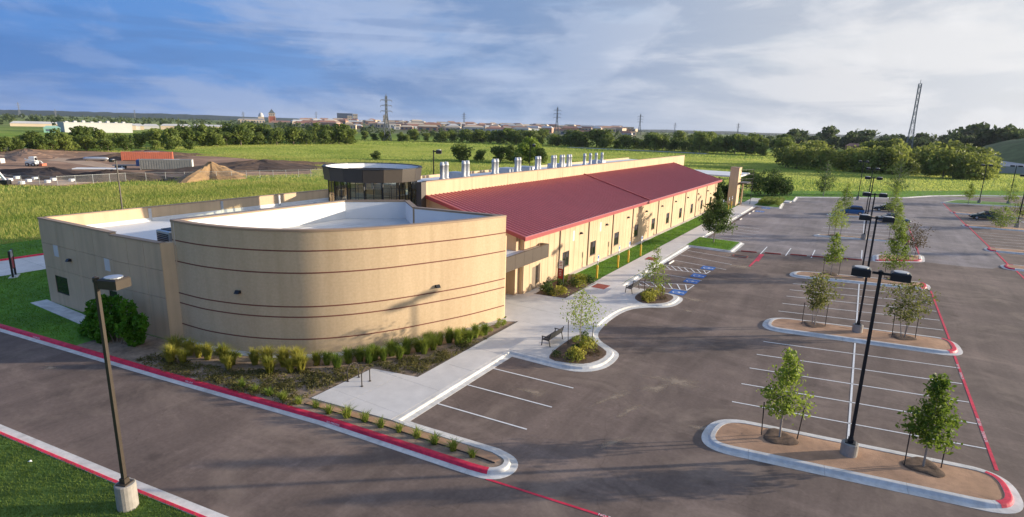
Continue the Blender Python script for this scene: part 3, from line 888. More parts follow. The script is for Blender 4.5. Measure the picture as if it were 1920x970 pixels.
# ---------------------------------------------------------------- the building
def cmu_mat():
    """sand-coloured ground-face block: faint courses and speckle"""
    m_ = bpy.data.materials.new('sand_block'); m_.use_nodes = True
    t = m_.node_tree; b = t.nodes['Principled BSDF']; b.inputs['Roughness'].default_value = .9; b.inputs['Specular IOR Level'].default_value = .2
    geo = t.nodes.new('ShaderNodeNewGeometry'); co = geo.outputs['Position']
    def nz(sc, d=5):
        n = t.nodes.new('ShaderNodeTexNoise'); n.inputs['Scale'].default_value = sc; n.inputs['Detail'].default_value = d
        t.links.new(co, n.inputs['Vector']); return n.outputs[0]
    def rp(f, a, c, lo=.3, hi=.7):
        r = t.nodes.new('ShaderNodeMix'); r.data_type = 'RGBA'
        q = t.nodes.new('ShaderNodeMapRange'); q.inputs[1].default_value = lo; q.inputs[2].default_value = hi
        t.links.new(f, q.inputs[0]); t.links.new(q.outputs[0], r.inputs[0])
        r.inputs[6].default_value = (*a, 1); r.inputs[7].default_value = (*c, 1); return r.outputs[2]
    a = rp(nz(7, 6), (.585, .43, .26), (.65, .485, .305))
    mp = t.nodes.new('ShaderNodeMapping'); mp.inputs['Scale'].default_value = (1.6, 1.6, .10); t.links.new(co, mp.inputs[0])
    sn = t.nodes.new('ShaderNodeTexNoise'); sn.inputs['Scale'].default_value = 1.0; sn.inputs['Detail'].default_value = 7; t.links.new(mp.outputs[0], sn.inputs['Vector'])
    c = rp(sn.outputs[0], (1.03, 1.03, 1.03), (.90, .885, .86), .42, .75)
    mx = t.nodes.new('ShaderNodeMix'); mx.data_type = 'RGBA'; mx.blend_type = 'MULTIPLY'; mx.inputs[0].default_value = 1
    t.links.new(a, mx.inputs[6]); t.links.new(c, mx.inputs[7])
    # courses every 0.2 m, taken from height
    sep = t.nodes.new('ShaderNodeSeparateXYZ'); t.links.new(co, sep.inputs[0])
    wv = t.nodes.new('ShaderNodeMath'); wv.operation = 'PINGPONG'; wv.inputs[1].default_value = .1; t.links.new(sep.outputs[2], wv.inputs[0])
    q = t.nodes.new('ShaderNodeMapRange'); q.inputs[1].default_value = 0; q.inputs[2].default_value = .012; t.links.new(wv.outputs[0], q.inputs[0])
    mt = t.nodes.new('ShaderNodeMix'); mt.data_type = 'RGBA'; mt.inputs[6].default_value = (.52, .40, .27, 1)
    q2 = t.nodes.new('ShaderNodeMapRange'); q2.inputs[3].default_value = .55; t.links.new(q.outputs[0], q2.inputs[0])
    t.links.new(q2.outputs[0], mt.inputs[0]); t.links.new(mx.outputs[2], mt.inputs[7])
    t.links.new(mt.outputs[2], b.inputs['Base Color'])
    ad = t.nodes.new('ShaderNodeMath'); ad.operation = 'MULTIPLY_ADD'; ad.inputs[1].default_value = .5
    t.links.new(nz(30, 3), ad.inputs[0]); t.links.new(q.outputs[0], ad.inputs[2])
    bp = t.nodes.new('ShaderNodeBump'); bp.inputs['Strength'].default_value = .22; bp.inputs['Distance'].default_value = .008
    t.links.new(ad.outputs[0], bp.inputs['Height']); t.links.new(bp.outputs[0], b.inputs['Normal'])
    return m_
M_CMU = cmu_mat()
def glass_mat(name, tint=(.80, .82, .72), refl=.12):
    m_ = bpy.data.materials.new(name); m_.use_nodes = True
    t = m_.node_tree; t.nodes.remove(t.nodes['Principled BSDF'])
    tr = t.nodes.new('ShaderNodeBsdfTransparent'); tr.inputs[0].default_value = (*tint, 1)
    gl = t.nodes.new('ShaderNodeBsdfGlossy'); gl.inputs['Roughness'].default_value = .03; gl.inputs[0].default_value = (.9, .9, .85, 1)
    fr = t.nodes.new('ShaderNodeFresnel'); fr.inputs[0].default_value = 1.6
    ad = t.nodes.new('ShaderNodeMath'); ad.operation = 'ADD'; ad.use_clamp = True; ad.inputs[1].default_value = refl * .5
    t.links.new(fr.outputs[0], ad.inputs[0])
    ms = t.nodes.new('ShaderNodeMixShader'); t.links.new(ad.outputs[0], ms.inputs[0])
    t.links.new(tr.outputs[0], ms.inputs[1]); t.links.new(gl.outputs[0], ms.inputs[2])
    t.links.new(ms.outputs[0], t.nodes['Material Output'].inputs[0])
    return m_
M_GLASS = glass_mat('clerestory_glass')
M_COPE = mat('tan_coping', (.40, .27, .17), .6, .05, 2, spec=.4)
M_COPE2 = mat('bronze_coping', (.26, .19, .135), .5, .05, 2, spec=.4)
M_DOOR = mat('brown_door', (.23, .175, .12), .5, .05, 3, spec=.4)

B = thing('campus_building', 'sand-coloured block building with curved drum, glazed rotunda and long red metal roof', 'building', (-30, 60, 0))
def part(name, mb, material, smooth=False, parent=None):
    o = obj(name, mb, material, None, smooth)
    if parent is None:
        o.parent = B; o.matrix_parent_inverse = Matrix.Translation((30, -60, 0))
    else:
        o.parent = parent; o.matrix_parent_inverse = (parent.matrix_parent_inverse.inverted() if False else Matrix.Identity(4))
    return o
def wall_line(path, t_, z0, z1):
    """straight or curved wall, thickness to the left of the path"""
    return sweep(path, [(0, z0), (0, z1), (t_, z1), (t_, z0)], caps=True)

# --- curved drum
DRUM = smooth_path([(-35.9, 18.5), (-33.1, 18.72), (-30.15, 19.55), (-27.6, 20.95), (-25.8, 22.75), (-24.38, 25.0), (-23.2, 27.7), (-22.05, 30.75), (-21.22, 33.95)], step=.16)
dw = part('curved_wall', wall_line(DRUM, .35, .05, 7.76), M_CMU, False)
for z in (6.55, 5.22, 3.15, 2.5, 1.1):
    part('band', sweep(DRUM, [(-.006, z), (-.012, z + .005), (-.012, z + .075), (-.006, z + .08)], caps=False), M_BAND, False, dw)
part('coping', sweep(DRUM, [(-.03, 7.72), (-.03, 7.84), (.40, 7.84), (.40, 7.762), (.352, 7.762)], caps=True), M_COPE, False, dw)
part('footing', sweep(DRUM[5:], [(-.55, .02), (-.55, .165), (.0, .17)], caps=False), M_KERB, False, dw)
back = [(-21.5, 33.9), (-28.65, 32.95), (-31.8, 35.55), (-35.55, 32.0), (-35.9, 18.5)]
for a, b in zip(back[:-1], back[1:]):
    w = part('parapet_wall', wall_line([a, b], .3, 5.4 if a[0] > -32 else 5.0, 7.76), M_TAN)
    part('coping', sweep([a, b], [(-.05, 7.74), (-.05, 7.845), (.36, 7.845), (.36, 7.763)], caps=True), M_COPE2, False, w)
    part('white_flashing', sweep([a, b], [(.304, 6.3), (.304, 7.70)], caps=False), M_MEMB, False, w)
part('white_flashing', sweep(DRUM, [(.354, 6.3), (.354, 7.70)], caps=False), M_MEMB, False, dw)
dk_ = [p for p in off(DRUM, .33)] + [(-28.6, 33.1), (-31.8, 35.3), (-35.4, 31.9), (-35.7, 18.8)]
part('roof_deck', MB().add([(x, y, 6.35) for x, y in dk_], [tuple(range(len(dk_)))]), M_DECK)
# a few seams welded in the roof sheet
for k_ in range(5):
    p0 = (-35.3 + k_ * 1.6, 20.6 + k_ * 1.4); p1 = (p0[0] + 1.8, p0[1] + 9.5 - k_)
    part('membrane_seam', sweep([p0, p1], [(0, 6.352), (0, 6.365), (.12, 6.365), (.12, 6.352)], caps=False), M_MEMB)
# under-parapet drum body on the entrance side (end return)
part('end_wall', MB().prism([(-21.3, 33.9), (-26.5, 33.2), (-26.5, 34.3), (-21.35, 34.3)], .05, 6.3), M_CMU)

def wall_light(x, y, z, rz, parent=None):
    mb = MB()
    mb.add([(-.02, -.17, -.09), (-.02, .17, -.09), (-.02, .17, .1), (-.02, -.17, .1), (.26, -.15, -.07), (.26, .15, -.07), (.12, .15, .1), (.12, -.15, .1)],
           [(0, 1, 2, 3), (7, 6, 5, 4), (3, 2, 6, 7), (4, 5, 1, 0), (0, 3, 7, 4), (1, 5, 6, 2)])
    o = part('wall_light', mb, M_BLACK, False)
    o.location = (x, y, z); o.rotation_euler = (0, 0, rz)
    q = obj('lens', MB().box(.03, .2, -.12, .12, -.1, -.078), M_STEEL, o)
    return o
wall_light(-30.75, 19.33, 3.95, R(-73)); wall_light(-22.95, 28.32, 3.6, R(-21))

# --- left block
FA, FB = (-51.12, 17.0), (-41.2, 17.42)
FC = (-36.08, 17.86)
def facade_pieces(a, b, z0, z1, t_, holes, ncol, zcuts, material, gap=.012):
    """precast panels with open joints; holes are (u0, u1, z0, z1) along the wall"""
    d = Vector((b[0] - a[0], b[1] - a[1])); L_ = d.length; d.normalize()
    rz = math.atan2(d.y, d.x)
    root = part('facade_wall', MB().box(0, L_, .05, t_, z0, z1 - .02), material)
    root.location = (a[0], a[1], 0); root.rotation_euler = (0, 0, rz)
    us = [L_ * i / ncol for i in range(ncol + 1)]
    for u0, u1 in zip(us[:-1], us[1:]):
        for c0, c1 in zip(zcuts[:-1], zcuts[1:]):
            rects = [(u0 + gap, u1 - gap, c0 + gap, c1 - gap)]
            for h in holes:
                nr_ = []
                for r_ in rects:
                    if h[0] >= r_[1] or h[1] <= r_[0] or h[2] >= r_[3] or h[3] <= r_[2]:
                        nr_.append(r_); continue
                    if h[0] > r_[0]: nr_.append((r_[0], h[0], r_[2], r_[3]))
                    if h[1] < r_[1]: nr_.append((h[1], r_[1], r_[2], r_[3]))
                    m0, m1 = max(h[0], r_[0]), min(h[1], r_[1])
                    if h[2] > r_[2]: nr_.append((m0, m1, r_[2], h[2]))
                    if h[3] < r_[3]: nr_.append((m0, m1, h[3], r_[3]))
                rects = nr_
            for r_ in rects:
                if r_[1] - r_[0] > .01 and r_[3] - r_[2] > .01:
                    obj('wall_panel', MB().box(r_[0], r_[1], -.0, .06, r_[2], r_[3]), material, root)
    for h in holes:
        fr = MB()
        w_ = .06
        fr.box(h[0], h[0] + w_, .018, .049, h[2], h[3]).box(h[1] - w_, h[1], .018, .049, h[2], h[3])
        fr.box(h[0] + w_, h[1] - w_, .018, .049, h[2], h[2] + w_).box(h[0] + w_, h[1] - w_, .018, .049, h[3] - w_, h[3])
        f_ = obj('window', fr, M_DARKBR, root)
        obj('pane', MB().box(h[0] + w_, h[1] - w_, .035, .045, h[2] + w_, h[3] - w_), M_GLASSD, f_)
    return root
L1 = math.hypot(FB[0] - FA[0], FB[1] - FA[1]); L2 = math.hypot(FC[0] - FB[0], FC[1] - FB[1])
facade_pieces(FA, FB, .05, 6.53, .3, [(1.25, 3.05, 1.05, 2.4), (8.7, 9.7, 1.15, 2.5)], 4, [.05, 2.9, 4.7, 6.5], M_TAN)
facade_pieces((FB[0], FB[1] - .12), (FC[0], FC[1] - .02), .05, 6.43, .3, [], 3, [.05, 2.9, 4.7, 6.4], M_TAN)
part('return_wall', MB().prism([(-36.1, 17.86), (-35.75, 18.62), (-36.2, 18.8), (-36.5, 18.0)], .05, 6.42), M_TAN)
for u, z in ((2.05, 4.3), (8.95, 4.25)):     # pale patches left by removed plates
    d = (Vector(FB) - Vector(FA)).normalized()
    o = part('pale_plate', MB().box(-.33, .33, -.012, .002, -.42, .42), M_CONC)
    o.location = (FA[0] + d.x * u, FA[1] + d.y * u, z); o.rotation_euler = (0, 0, math.atan2(d.y, d.x))
wall_light(-47.1, 17.12, 3.9, R(-88))
for a, b, zt in (((-51.12, 17.0), (-41.2, 17.42), 6.55), ((-41.2, 17.30), (-36.08, 17.84), 6.45)):
    part('coping', sweep([a, b], [(-.04, zt - .07), (-.04, zt + .01), (.36, zt + .01), (.36, zt - .02), (.31, zt - .02)], caps=True), M_COPE)
side = [(-51.12, 44.0), (-51.12, 17.3)]
part('side_wall', wall_line(side, .3, .05, 6.5), M_TAN)
part('coping', sweep(side, [(-.04, 6.5), (-.04, 6.56), (.34, 6.56), (.34, 6.5)], caps=True), M_COPE)
part('outer_wall', wall_line([(-33.1, 44.0), (-51.1, 44.0)], .3, .05, 6.5), M_TAN)
part('white_flashing', sweep([(-50.80, 43.7), (-50.80, 17.4)], [(.024, 5.3), (.024, 5.62), (.0, 5.64)], caps=False), M_MEMB)
part('roof_deck', MB().add([(-50.9, 17.2, 5.35), (-36.0, 18.0, 5.35), (-35.8, 32, 5.35), (-32, 35.6, 5.35), (-32, 44, 5.35), (-50.9, 44, 5.35)], [(0, 1, 2, 3, 4, 5)]), M_MEMB)
part('white_flashing', sweep([(-35.96, 31.9), (-35.96, 18.4)], [(-.03, 5.36), (-.03, 6.2)], caps=False), M_MEMB)
for y in (24.6, 31.0, 37.2):
    part('scupper', MB().box(-50.82, -50.76, y - .12, y + .12, 5.4, 6.45), M_STEEL)
ru = part('rooftop_unit', MB().bbox(-38.1, -36.6, 18.7, 20.3, 5.36, 6.95, .05), M_STEEL)
part('vent_cap', MB().box(-37.9, -36.8, 18.9, 20.1, 6.955, 7.0), M_BLACK, False)
for k_ in range(6):
    part('louvre', MB().box(-38.0, -36.7, 18.66, 18.698, 6.1 + k_ * .12, 6.17 + k_ * .12), M_BLACK, False)
part('roof_hatch', MB().bbox(-44.3, -43.1, 33.0, 34.6, 5.36, 5.85, .05), M_STEEL)
part('roof_hatch', MB().bbox(-42.3, -41.3, 21.0, 22.4, 5.36, 5.5, .03), M_BROWN)
part('roof_pipe', MB().tube((-39.6, 19.6, 5.45), (-38.4, 20.4, 5.45), .06), M_BLACK)
part('roof_pipe', MB().tube((-44.2, 22.2, 5.42), (-42.9, 22.9, 5.42), .05), M_BLACK)
part('roof_vent', MB().lathe(-44.6, 40.2, [(.0, 6.3), (.28, 6.25), (.28, 6.0), (.16, 6.0), (.16, 5.36)], 12), M_STEEL)
part('roof_vent', MB().lathe(-47.5, 39.0, [(.0, 5.9), (.2, 5.85), (.2, 5.7), (.1, 5.7), (.1, 5.36)], 12), M_STEEL)
part('mechanical_box', MB().bbox(-51.0, -48.3, 45.2, 48.2, .05, 7.15, .05), M_TAN)
part('mechanical_lid', MB().box(-51.1, -48.2, 45.1, 48.3, 7.15, 7.22), M_COPE)
part('mow_strip', MB().box(-51.8, -40.0, 15.95, 16.98, .05, .15), M_KERB)

# --- rotunda
RX, RY, NF = -39.2, 39.0, 16
def ngon(r_, n=NF, ph=.5):
    return [(RX + r_ * math.cos(2 * math.pi * (i + ph) / n), RY + r_ * math.sin(2 * math.pi * (i + ph) / n)) for i in range(n)]
lo, mid_, hi, inn = ngon(4.22), ngon(4.42), ngon(4.55), ngon(4.32)
rf = part('rotunda_fascia', MB().add([(x, y, 8.87) for x, y in ngon(4.15)] + [(x, y, 9.9) for x, y in ngon(4.36)], [(i, (i + 1) % NF, NF + (i + 1) % NF, NF + i) for i in range(NF)]), M_DARKBR)
for i in range(NF):
    j = (i + 1) % NF
    def lerp(a, b, t): return (a[0] + (b[0] - a[0]) * t, a[1] + (b[1] - a[1]) * t)
    a0, a1, b0, b1 = lerp(mid_[i], mid_[j], .006), lerp(mid_[i], mid_[j], .994), lerp(hi[i], hi[j], .006), lerp(hi[i], hi[j], .994)
    c0, c1, d0, d1 = ngon(4.2)[i], ngon(4.2)[j], ngon(4.45)[i], ngon(4.45)[j]
    mb = MB().add([(*a0, 8.86), (*a1, 8.86), (*b1, 10.0), (*b0, 10.0), (*c0, 8.86), (*c1, 8.86), (*d1, 10.0), (*d0, 10.0)],
                  [(0, 1, 2, 3), (7, 6, 5, 4), (3, 2, 6, 7), (4, 5, 1, 0), (0, 3, 7, 4), (1, 5, 6, 2)])
    part('fascia_panel', mb, M_DARKBR, False, rf)
    e = MB()
    q0, q1 = ngon(4.6)[i], ngon(4.6)[j]; r0, r1 = ngon(4.3)[i], ngon(4.3)[j]
    e.add([(*q0, 10.0), (*q1, 10.0), (*q1, 10.06), (*q0, 10.06), (*r0, 10.0), (*r1, 10.0), (*r1, 10.06), (*r0, 10.06)],
          [(0, 1, 2, 3), (7, 6, 5, 4), (3, 2, 6, 7), (4, 5, 1, 0)])
    part('coping', e, M_BLACK, False, rf)
    # glazing below
    g0, g1 = ngon(4.05)[i], ngon(4.05)[j]
    for u0, u1 in ((0, .5), (.5, 1)):
        x0, x1 = lerp(g0, g1, u0), lerp(g0, g1, u1)
        for z0, z1 in ((6.3, 7.55), (7.55, 8.9)):
            w = part('glass_pane', MB().add([(*x0, z0), (*x1, z0), (*x1, z1), (*x0, z1)], [(0, 1, 2, 3)]), M_GLASS)
    part('mullion', MB().box(g0[0] - .04, g0[0] + .04, g0[1] - .04, g0[1] + .04, 6.2, 8.87), M_BLACK)
    gm = lerp(g0, g1, .5)
    part('mullion', MB().box(gm[0] - .02, gm[0] + .02, gm[1] - .02, gm[1] + .02, 6.2, 8.87), M_BLACK)
    part('transom', MB().beam((*g0, 7.55), (*g1, 7.55), .03, .03), M_BLACK)
part('rotunda_roof', MB().add([(x, y, 9.35) for x, y in inn], [tuple(range(NF))]), M_MEMB)
part('rotunda_upstand', MB().add([(x, y, 9.3) for x, y in ngon(4.27)] + [(x, y, 9.99) for x, y in ngon(4.32)], [(i, (i + 1) % NF, NF + (i + 1) % NF, NF + i) for i in range(NF)]), M_MEMB)
part('rotunda_base', MB().prism(ngon(4.2), 5.3, 6.25), M_TAN)
part('inner_soffit', MB().add([(x, y, 8.86) for x, y in ngon(4.1)], [tuple(range(NF - 1, -1, -1))]), M_DECK)

# --- entrance core and canopy
part('core_wall', MB().box(-33.0, -26.4, 34.6, 40.0, .05, 5.3), M_TAN)
part('entrance_glass', MB().box(-26.39, -26.33, 35.2, 39.2, .2, 2.9), M_GLASSD)
cb = part('canopy', MB().box(-28.5, -22.36, 34.42, 42.7, 3.12, 3.9), M_BROWN)
for y0 in np.linspace(34.4, 42.75, 7)[:-1]:
    part('fascia_panel', MB().box(-22.36, -22.3, y0 + .01, y0 + (42.75 - 34.4) / 6 - .01, 3.06, 4.22), M_BROWN, False, cb)
part('fascia_panel', MB().box(-23.12, -22.3, 42.7, 42.76, 3.06, 4.22), M_BROWN, False, cb)
part('parapet', MB().box(-22.5, -22.36, 34.42, 42.7, 3.9, 4.2).box(-23.1, -22.5, 42.55, 42.7, 3.9, 4.2), M_COPE2, False, cb)
part('canopy_roof', MB().box(-28.4, -22.5, 34.5, 42.54, 3.9, 3.98), M_MEMB, False, cb)
part('roof_pipe', MB().tube((-23.7, 41.0, 3.98), (-23.7, 41.0, 4.5), .22, n=12), M_STEEL, False, cb)

# --- long wing: ribbed tilt-up panels, windows, downpipes
WX = -23.2
wing = part('wing_wall', MB().box(-23.6, WX - .08, 40.0, 111.6, .05, 5.15), M_TAN)
spouts = [46.6, 53.1, 59.7, 66.1, 76.05, 82.8, 89.6, 96.5, 103.3, 110.2]
wins = [48.05, 54.45, 61.1, 67.7, 74.35, 80.9, 87.5, 94.1, 100.6, 107.2]
cuts = [40.0] + spouts + [111.6]
M_RIB = M_TAN
for c0, c1 in zip(cuts[:-1], cuts[1:]):
    ww = [w for w in wins if c0 < w < c1]
    n = max(1, int(round((c1 - c0) / 1.1)))
    for i in range(n):
        y0, y1 = c0 + (c1 - c0) * i / n, c0 + (c1 - c0) * (i + 1) / n
        if i == 0: y0 += .06
        if i == n - 1: y1 -= .06
        rects = [(y0 + .02, y1 - .02, .05, 5.12)]
        for w in ww + ([42.05] if c0 == 40.0 else []):
            h = (w - .72, w + .72, 1.02, 2.5) if w != 42.05 else (41.55, 42.6, .13, 2.2)
            nr_ = []
            for r_ in rects:
                if h[0] >= r_[1] or h[1] <= r_[0]:
                    nr_.append(r_); continue
                if h[0] > r_[0]: nr_.append((r_[0], h[0], r_[2], r_[3]))
                if h[1] < r_[1]: nr_.append((h[1], r_[1], r_[2], r_[3]))
                m0, m1 = max(h[0], r_[0]), min(h[1], r_[1])
                if h[2] > r_[2]: nr_.append((m0, m1, r_[2], h[2]))
                nr_.append((m0, m1, h[3], r_[3]))
            rects = nr_
        for r_ in rects:
            if r_[1] - r_[0] > .005: part('wall_panel', MB().box(WX - .09, WX, r_[0], r_[1], r_[2], r_[3]), M_RIB, False, wing)
for w in wins:
    f_ = part('window', MB().box(WX - .075, WX - .03, w - .72, w - .66, 1.02, 2.5).box(WX - .075, WX - .03, w + .66, w + .72, 1.02, 2.5).box(WX - .075, WX - .03, w - .66, w + .66, 1.02, 1.08).box(WX - .075, WX - .03, w - .66, w + .66, 2.44, 2.5), M_DARKBR)
    part('pane', MB().box(WX - .07, WX - .055, w - .66, w + .66, 1.08, 2.44), M_GLASSD, False, f_)
    part('glazing_bar', MB().box(WX - .055, WX - .035, w - .02, w + .02, 1.08, 2.44), M_DARKBR, False, f_)
    part('sill', MB().box(WX - .02, WX + .06, w - .76, w + .76, .96, 1.02), M_COPE, False, f_)
dd = part('door', MB().box(WX - .075, WX - .03, 41.57, 42.58, .15, 2.18), M_DOOR)
part('handle', MB().box(WX - .03, WX + .02, 42.42, 42.47, 1.0, 1.15), M_STEEL, False, dd)
for s_ in spouts:
    part('downpipe', MB().box(WX, WX + .1, s_ - .055, s_ + .055, .15, 5.1), M_DOOR)
for k_ in range(10):
    wall_light(WX, 51.16 + 6.62 * k_ if k_ < 9 else 110.6, 3.84, 0)
wall_light(WX, 40.8, 2.95, 0)
for y in (49.6, 56.2):
    part('pale_plate', MB().box(WX, WX + .01, y - .2, y + .2, 3.3, 4.3), M_CONC)
part('splash_strip', MB().box(WX, WX + .5, 48.7, 111.4, .05, .16), M_KERB)
part('gable_wall', MB().add([(-23.6, 39.4, .05), (-33.0, 39.4, .05), (-33.0, 39.4, 7.5), (-23.6, 39.4, 5.2), (-23.6, 39.98, .05), (-33.0, 39.98, .05), (-33.0, 39.98, 7.5), (-23.6, 39.98, 5.2)],
                            [(0, 1, 2, 3), (7, 6, 5, 4), (3, 2, 6, 7), (0, 3, 7, 4), (1, 5, 6, 2)]), M_TAN)
part('gable_wall', MB().add([(-23.6, 111.0, .05), (-33.0, 113.4, .05), (-33.0, 113.4, 7.5), (-23.6, 111.0, 5.2), (-23.6, 111.58, .05), (-33.0, 113.8, .05), (-33.0, 113.8, 7.5), (-23.6, 111.58, 5.2)],
                            [(0, 3, 2, 1), (4, 5, 6, 7), (3, 7, 6, 2), (0, 4, 7, 3), (1, 2, 6, 5)]), M_TAN)
# roof: pans with standing seams every 0.41 m
E0, E1 = (-22.55, 5.30), (-32.82, 7.80)
def roof_z(x): return E0[1] + (E0[0] - x) / (E0[0] - E1[0]) * (E1[1] - E0[1])
def roof_end(x): return 111.6 + (E0[0] - x) / (E0[0] - E1[0]) * 3.3
part('metal_roof', MB().add([(E0[0], 38.95, E0[1]), (E0[0], roof_end(E0[0]), E0[1]), (E1[0], roof_end(E1[0]), E1[1]), (E1[0], 38.95, E1[1]),
                             (E0[0], 38.95, E0[1] - .14), (E0[0], roof_end(E0[0]), E0[1] - .14), (E1[0], roof_end(E1[0]), E1[1] - .14), (E1[0], 38.95, E1[1] - .14)],
                            [(0, 1, 2, 3), (7, 6, 5, 4), (0, 4, 5, 1), (1, 5, 6, 2), (3, 7, 4, 0)]), M_ROOF)
sm = MB()
y = 39.15
while y < 114.6:
    x1 = E1[0]
    x0 = E0[0]
    if y > 111.6:
        x0 = E0[0] - (y - 111.6) / 3.3 * (E0[0] - E1[0])
    if x0 - x1 > .2:
        w_ = .034; hh = .06
        sm.add([(x0, y - w_, roof_z(x0)), (x0, y + w_, roof_z(x0)), (x0, y + w_, roof_z(x0) + hh), (x0, y - w_, roof_z(x0) + hh),
                (x1, y - w_, roof_z(x1)), (x1, y + w_, roof_z(x1)), (x1, y + w_, roof_z(x1) + hh), (x1, y - w_, roof_z(x1) + hh)],
               [(0, 1, 2, 3), (3, 2, 6, 7), (0, 3, 7, 4), (1, 5, 6, 2)])
    y += .58
stuff(part('standing_seams', sm, M_SEAM))
part('eave_fascia', MB().box(-22.54, -22.44, 38.9, 111.7, 5.0, 5.33), M_EAVE)
part('gutter_lip', MB().box(-22.56, -22.40, 38.88, 111.72, 5.33, 5.37), M_SEAM)
part('soffit', MB().box(-23.19, -22.55, 39.5, 111.5, 5.05, 5.10), M_EAVE)
part('rake_trim', MB().beam((-22.5, 38.9, 5.22), (-32.82, 38.9, 7.74), .1, .3), M_EAVE)
part('rake_trim', MB().beam((-22.5, 111.72, 5.22), (-32.82, 115.0, 7.74), .1, .3), M_EAVE)
part('expansion_joint', MB().beam((-22.5, 70.2, 5.39), (-32.82, 72.5, 7.89), .16, .12), M_EAVE)
# ridge wall in precast panels
rw = part('ridge_wall', MB().box(-33.2, -32.9, 38.95, 122.9, .05, 8.98), M_TAN)
yy = [39.0, 46.0, 52.6, 59.2, 65.8, 72.55, 79.1, 85.7, 92.3, 98.9, 105.5, 112.1, 117.5, 122.9]
for a, b in zip(yy[:-1], yy[1:]):
    part('wall_panel', MB().box(-32.9, -32.82, a + .02, b - .02, 7.0, 8.97), M_TAN, False, rw)
    part('coping', MB().box(-33.24, -32.78, a + .004, b - .004, 8.98, 9.06), M_COPE, False, rw)
part('end_pier', MB().box(-33.3, -32.75, 38.3, 38.94, 5.3, 9.02), M_DARKBR, False, rw)
# rear wing behind the ridge wall, flat roof with fume-extract stacks
part('flat_roofed_wing', MB().box(-44.6, -33.22, 44.5, 121.5, .05, 7.6), M_TAN)
part('membrane_roof', MB().box(-44.4, -33.24, 44.7, 121.3, 7.6, 7.72), M_MEMB)
part('low_parapet', MB().box(-44.9, -44.55, 44.3, 121.7, 7.0, 8.0), M_TAN)
def stack(x, y, twin=True, h=10.35):
    root = part('exhaust_stack', MB().bbox(x - .55, x + .55, y - .9, y + .75, 7.72, 8.55, .08), M_STACK)
    for s_ in ((-.3, .3) if twin else (0,)):
        prof = [(.32, 8.4), (.32, 8.7), (.22, 8.8), (.22, h - .35), (.24, h - .35), (.24, h - .3), (.18, h), (.15, h), (.15, h - .3), (0, h - .3)]
        part('flue', MB().lathe(x, y + s_ * 1.15, prof, 14), M_STACK, True, root)
        part('flue_flange', MB().lathe(x, y + s_ * 1.15, [(.22, 9.2), (.26, 9.2), (.26, 9.25), (.22, 9.25)], 14), M_STACK, False, root)
    part('intake_hood', MB().bbox(x - .45, x + .45, y - 1.9, y - .95, 7.72, 8.35, .06), M_STACK, False, root)
for y_ in (45.5, 49.1, 54.8, 59.8, 64.8, 69.2, 71.7, 73.9): stack(-35.9, y_)
for y_ in (79.1, 81.2, 83.4, 85.7): stack(-35.9, y_, False)
for y_, l_ in ((62, 2.5), (67, 1.8), (76, 2.2), (91, 2.5), (52, 1.4)):
    part('rooftop_unit', MB().bbox(-40.5, -38.4, y_, y_ + l_, 7.72, 8.75, .08), M_STEEL)

# far entrance: pier, trellis and flat canopy
P = thing('entrance_portal', 'tall sand-coloured pier with black steel trellis and flat white canopy at the far end', 'portal', (-20, 118, 0))
def ppart(name, mb, material, parent=None):
    o = obj(name, mb, material); o.parent = parent or P
    if parent is None: o.matrix_parent_inverse = Matrix.Translation((20, -118, 0))
    return o
ppart('pier', MB().box(-22.1, -20.5, 116.6, 119.2, .05, 7.4), M_TAN)
ppart('pier_cap', MB().box(-22.15, -20.45, 116.55, 119.25, 7.4, 7.48), M_COPE)
ppart('flat_canopy', MB().box(-36, -22.1, 126, 139, 4.9, 5.2), M_MEMB)
for x, y_ in ((-34, 127), (-24, 127), (-34, 138), (-24, 138)):
    ppart('column', MB().box(x - .15, x + .15, y_ - .15, y_ + .15, .0, 4.9), M_DARKBR)
ppart('column', MB().box(-20.2, -19.95, 119.6, 119.85, .05, 4.5), M_TAN)
for z in (3.4, 4.3, 5.2, 6.1, 7.0):
    ppart('trellis_bar', MB().beam((-20.5, 118.0, z), (-18.6, 121.5, z), .06, .06), M_BLACK)
ppart('trellis_post', MB().box(-18.7, -18.6, 121.4, 121.5, .05, 7.1), M_BLACK)
ppart('awning', MB().box(-20.5, -18.9, 117.0, 121.5, 4.45, 4.6), M_DARKBR)

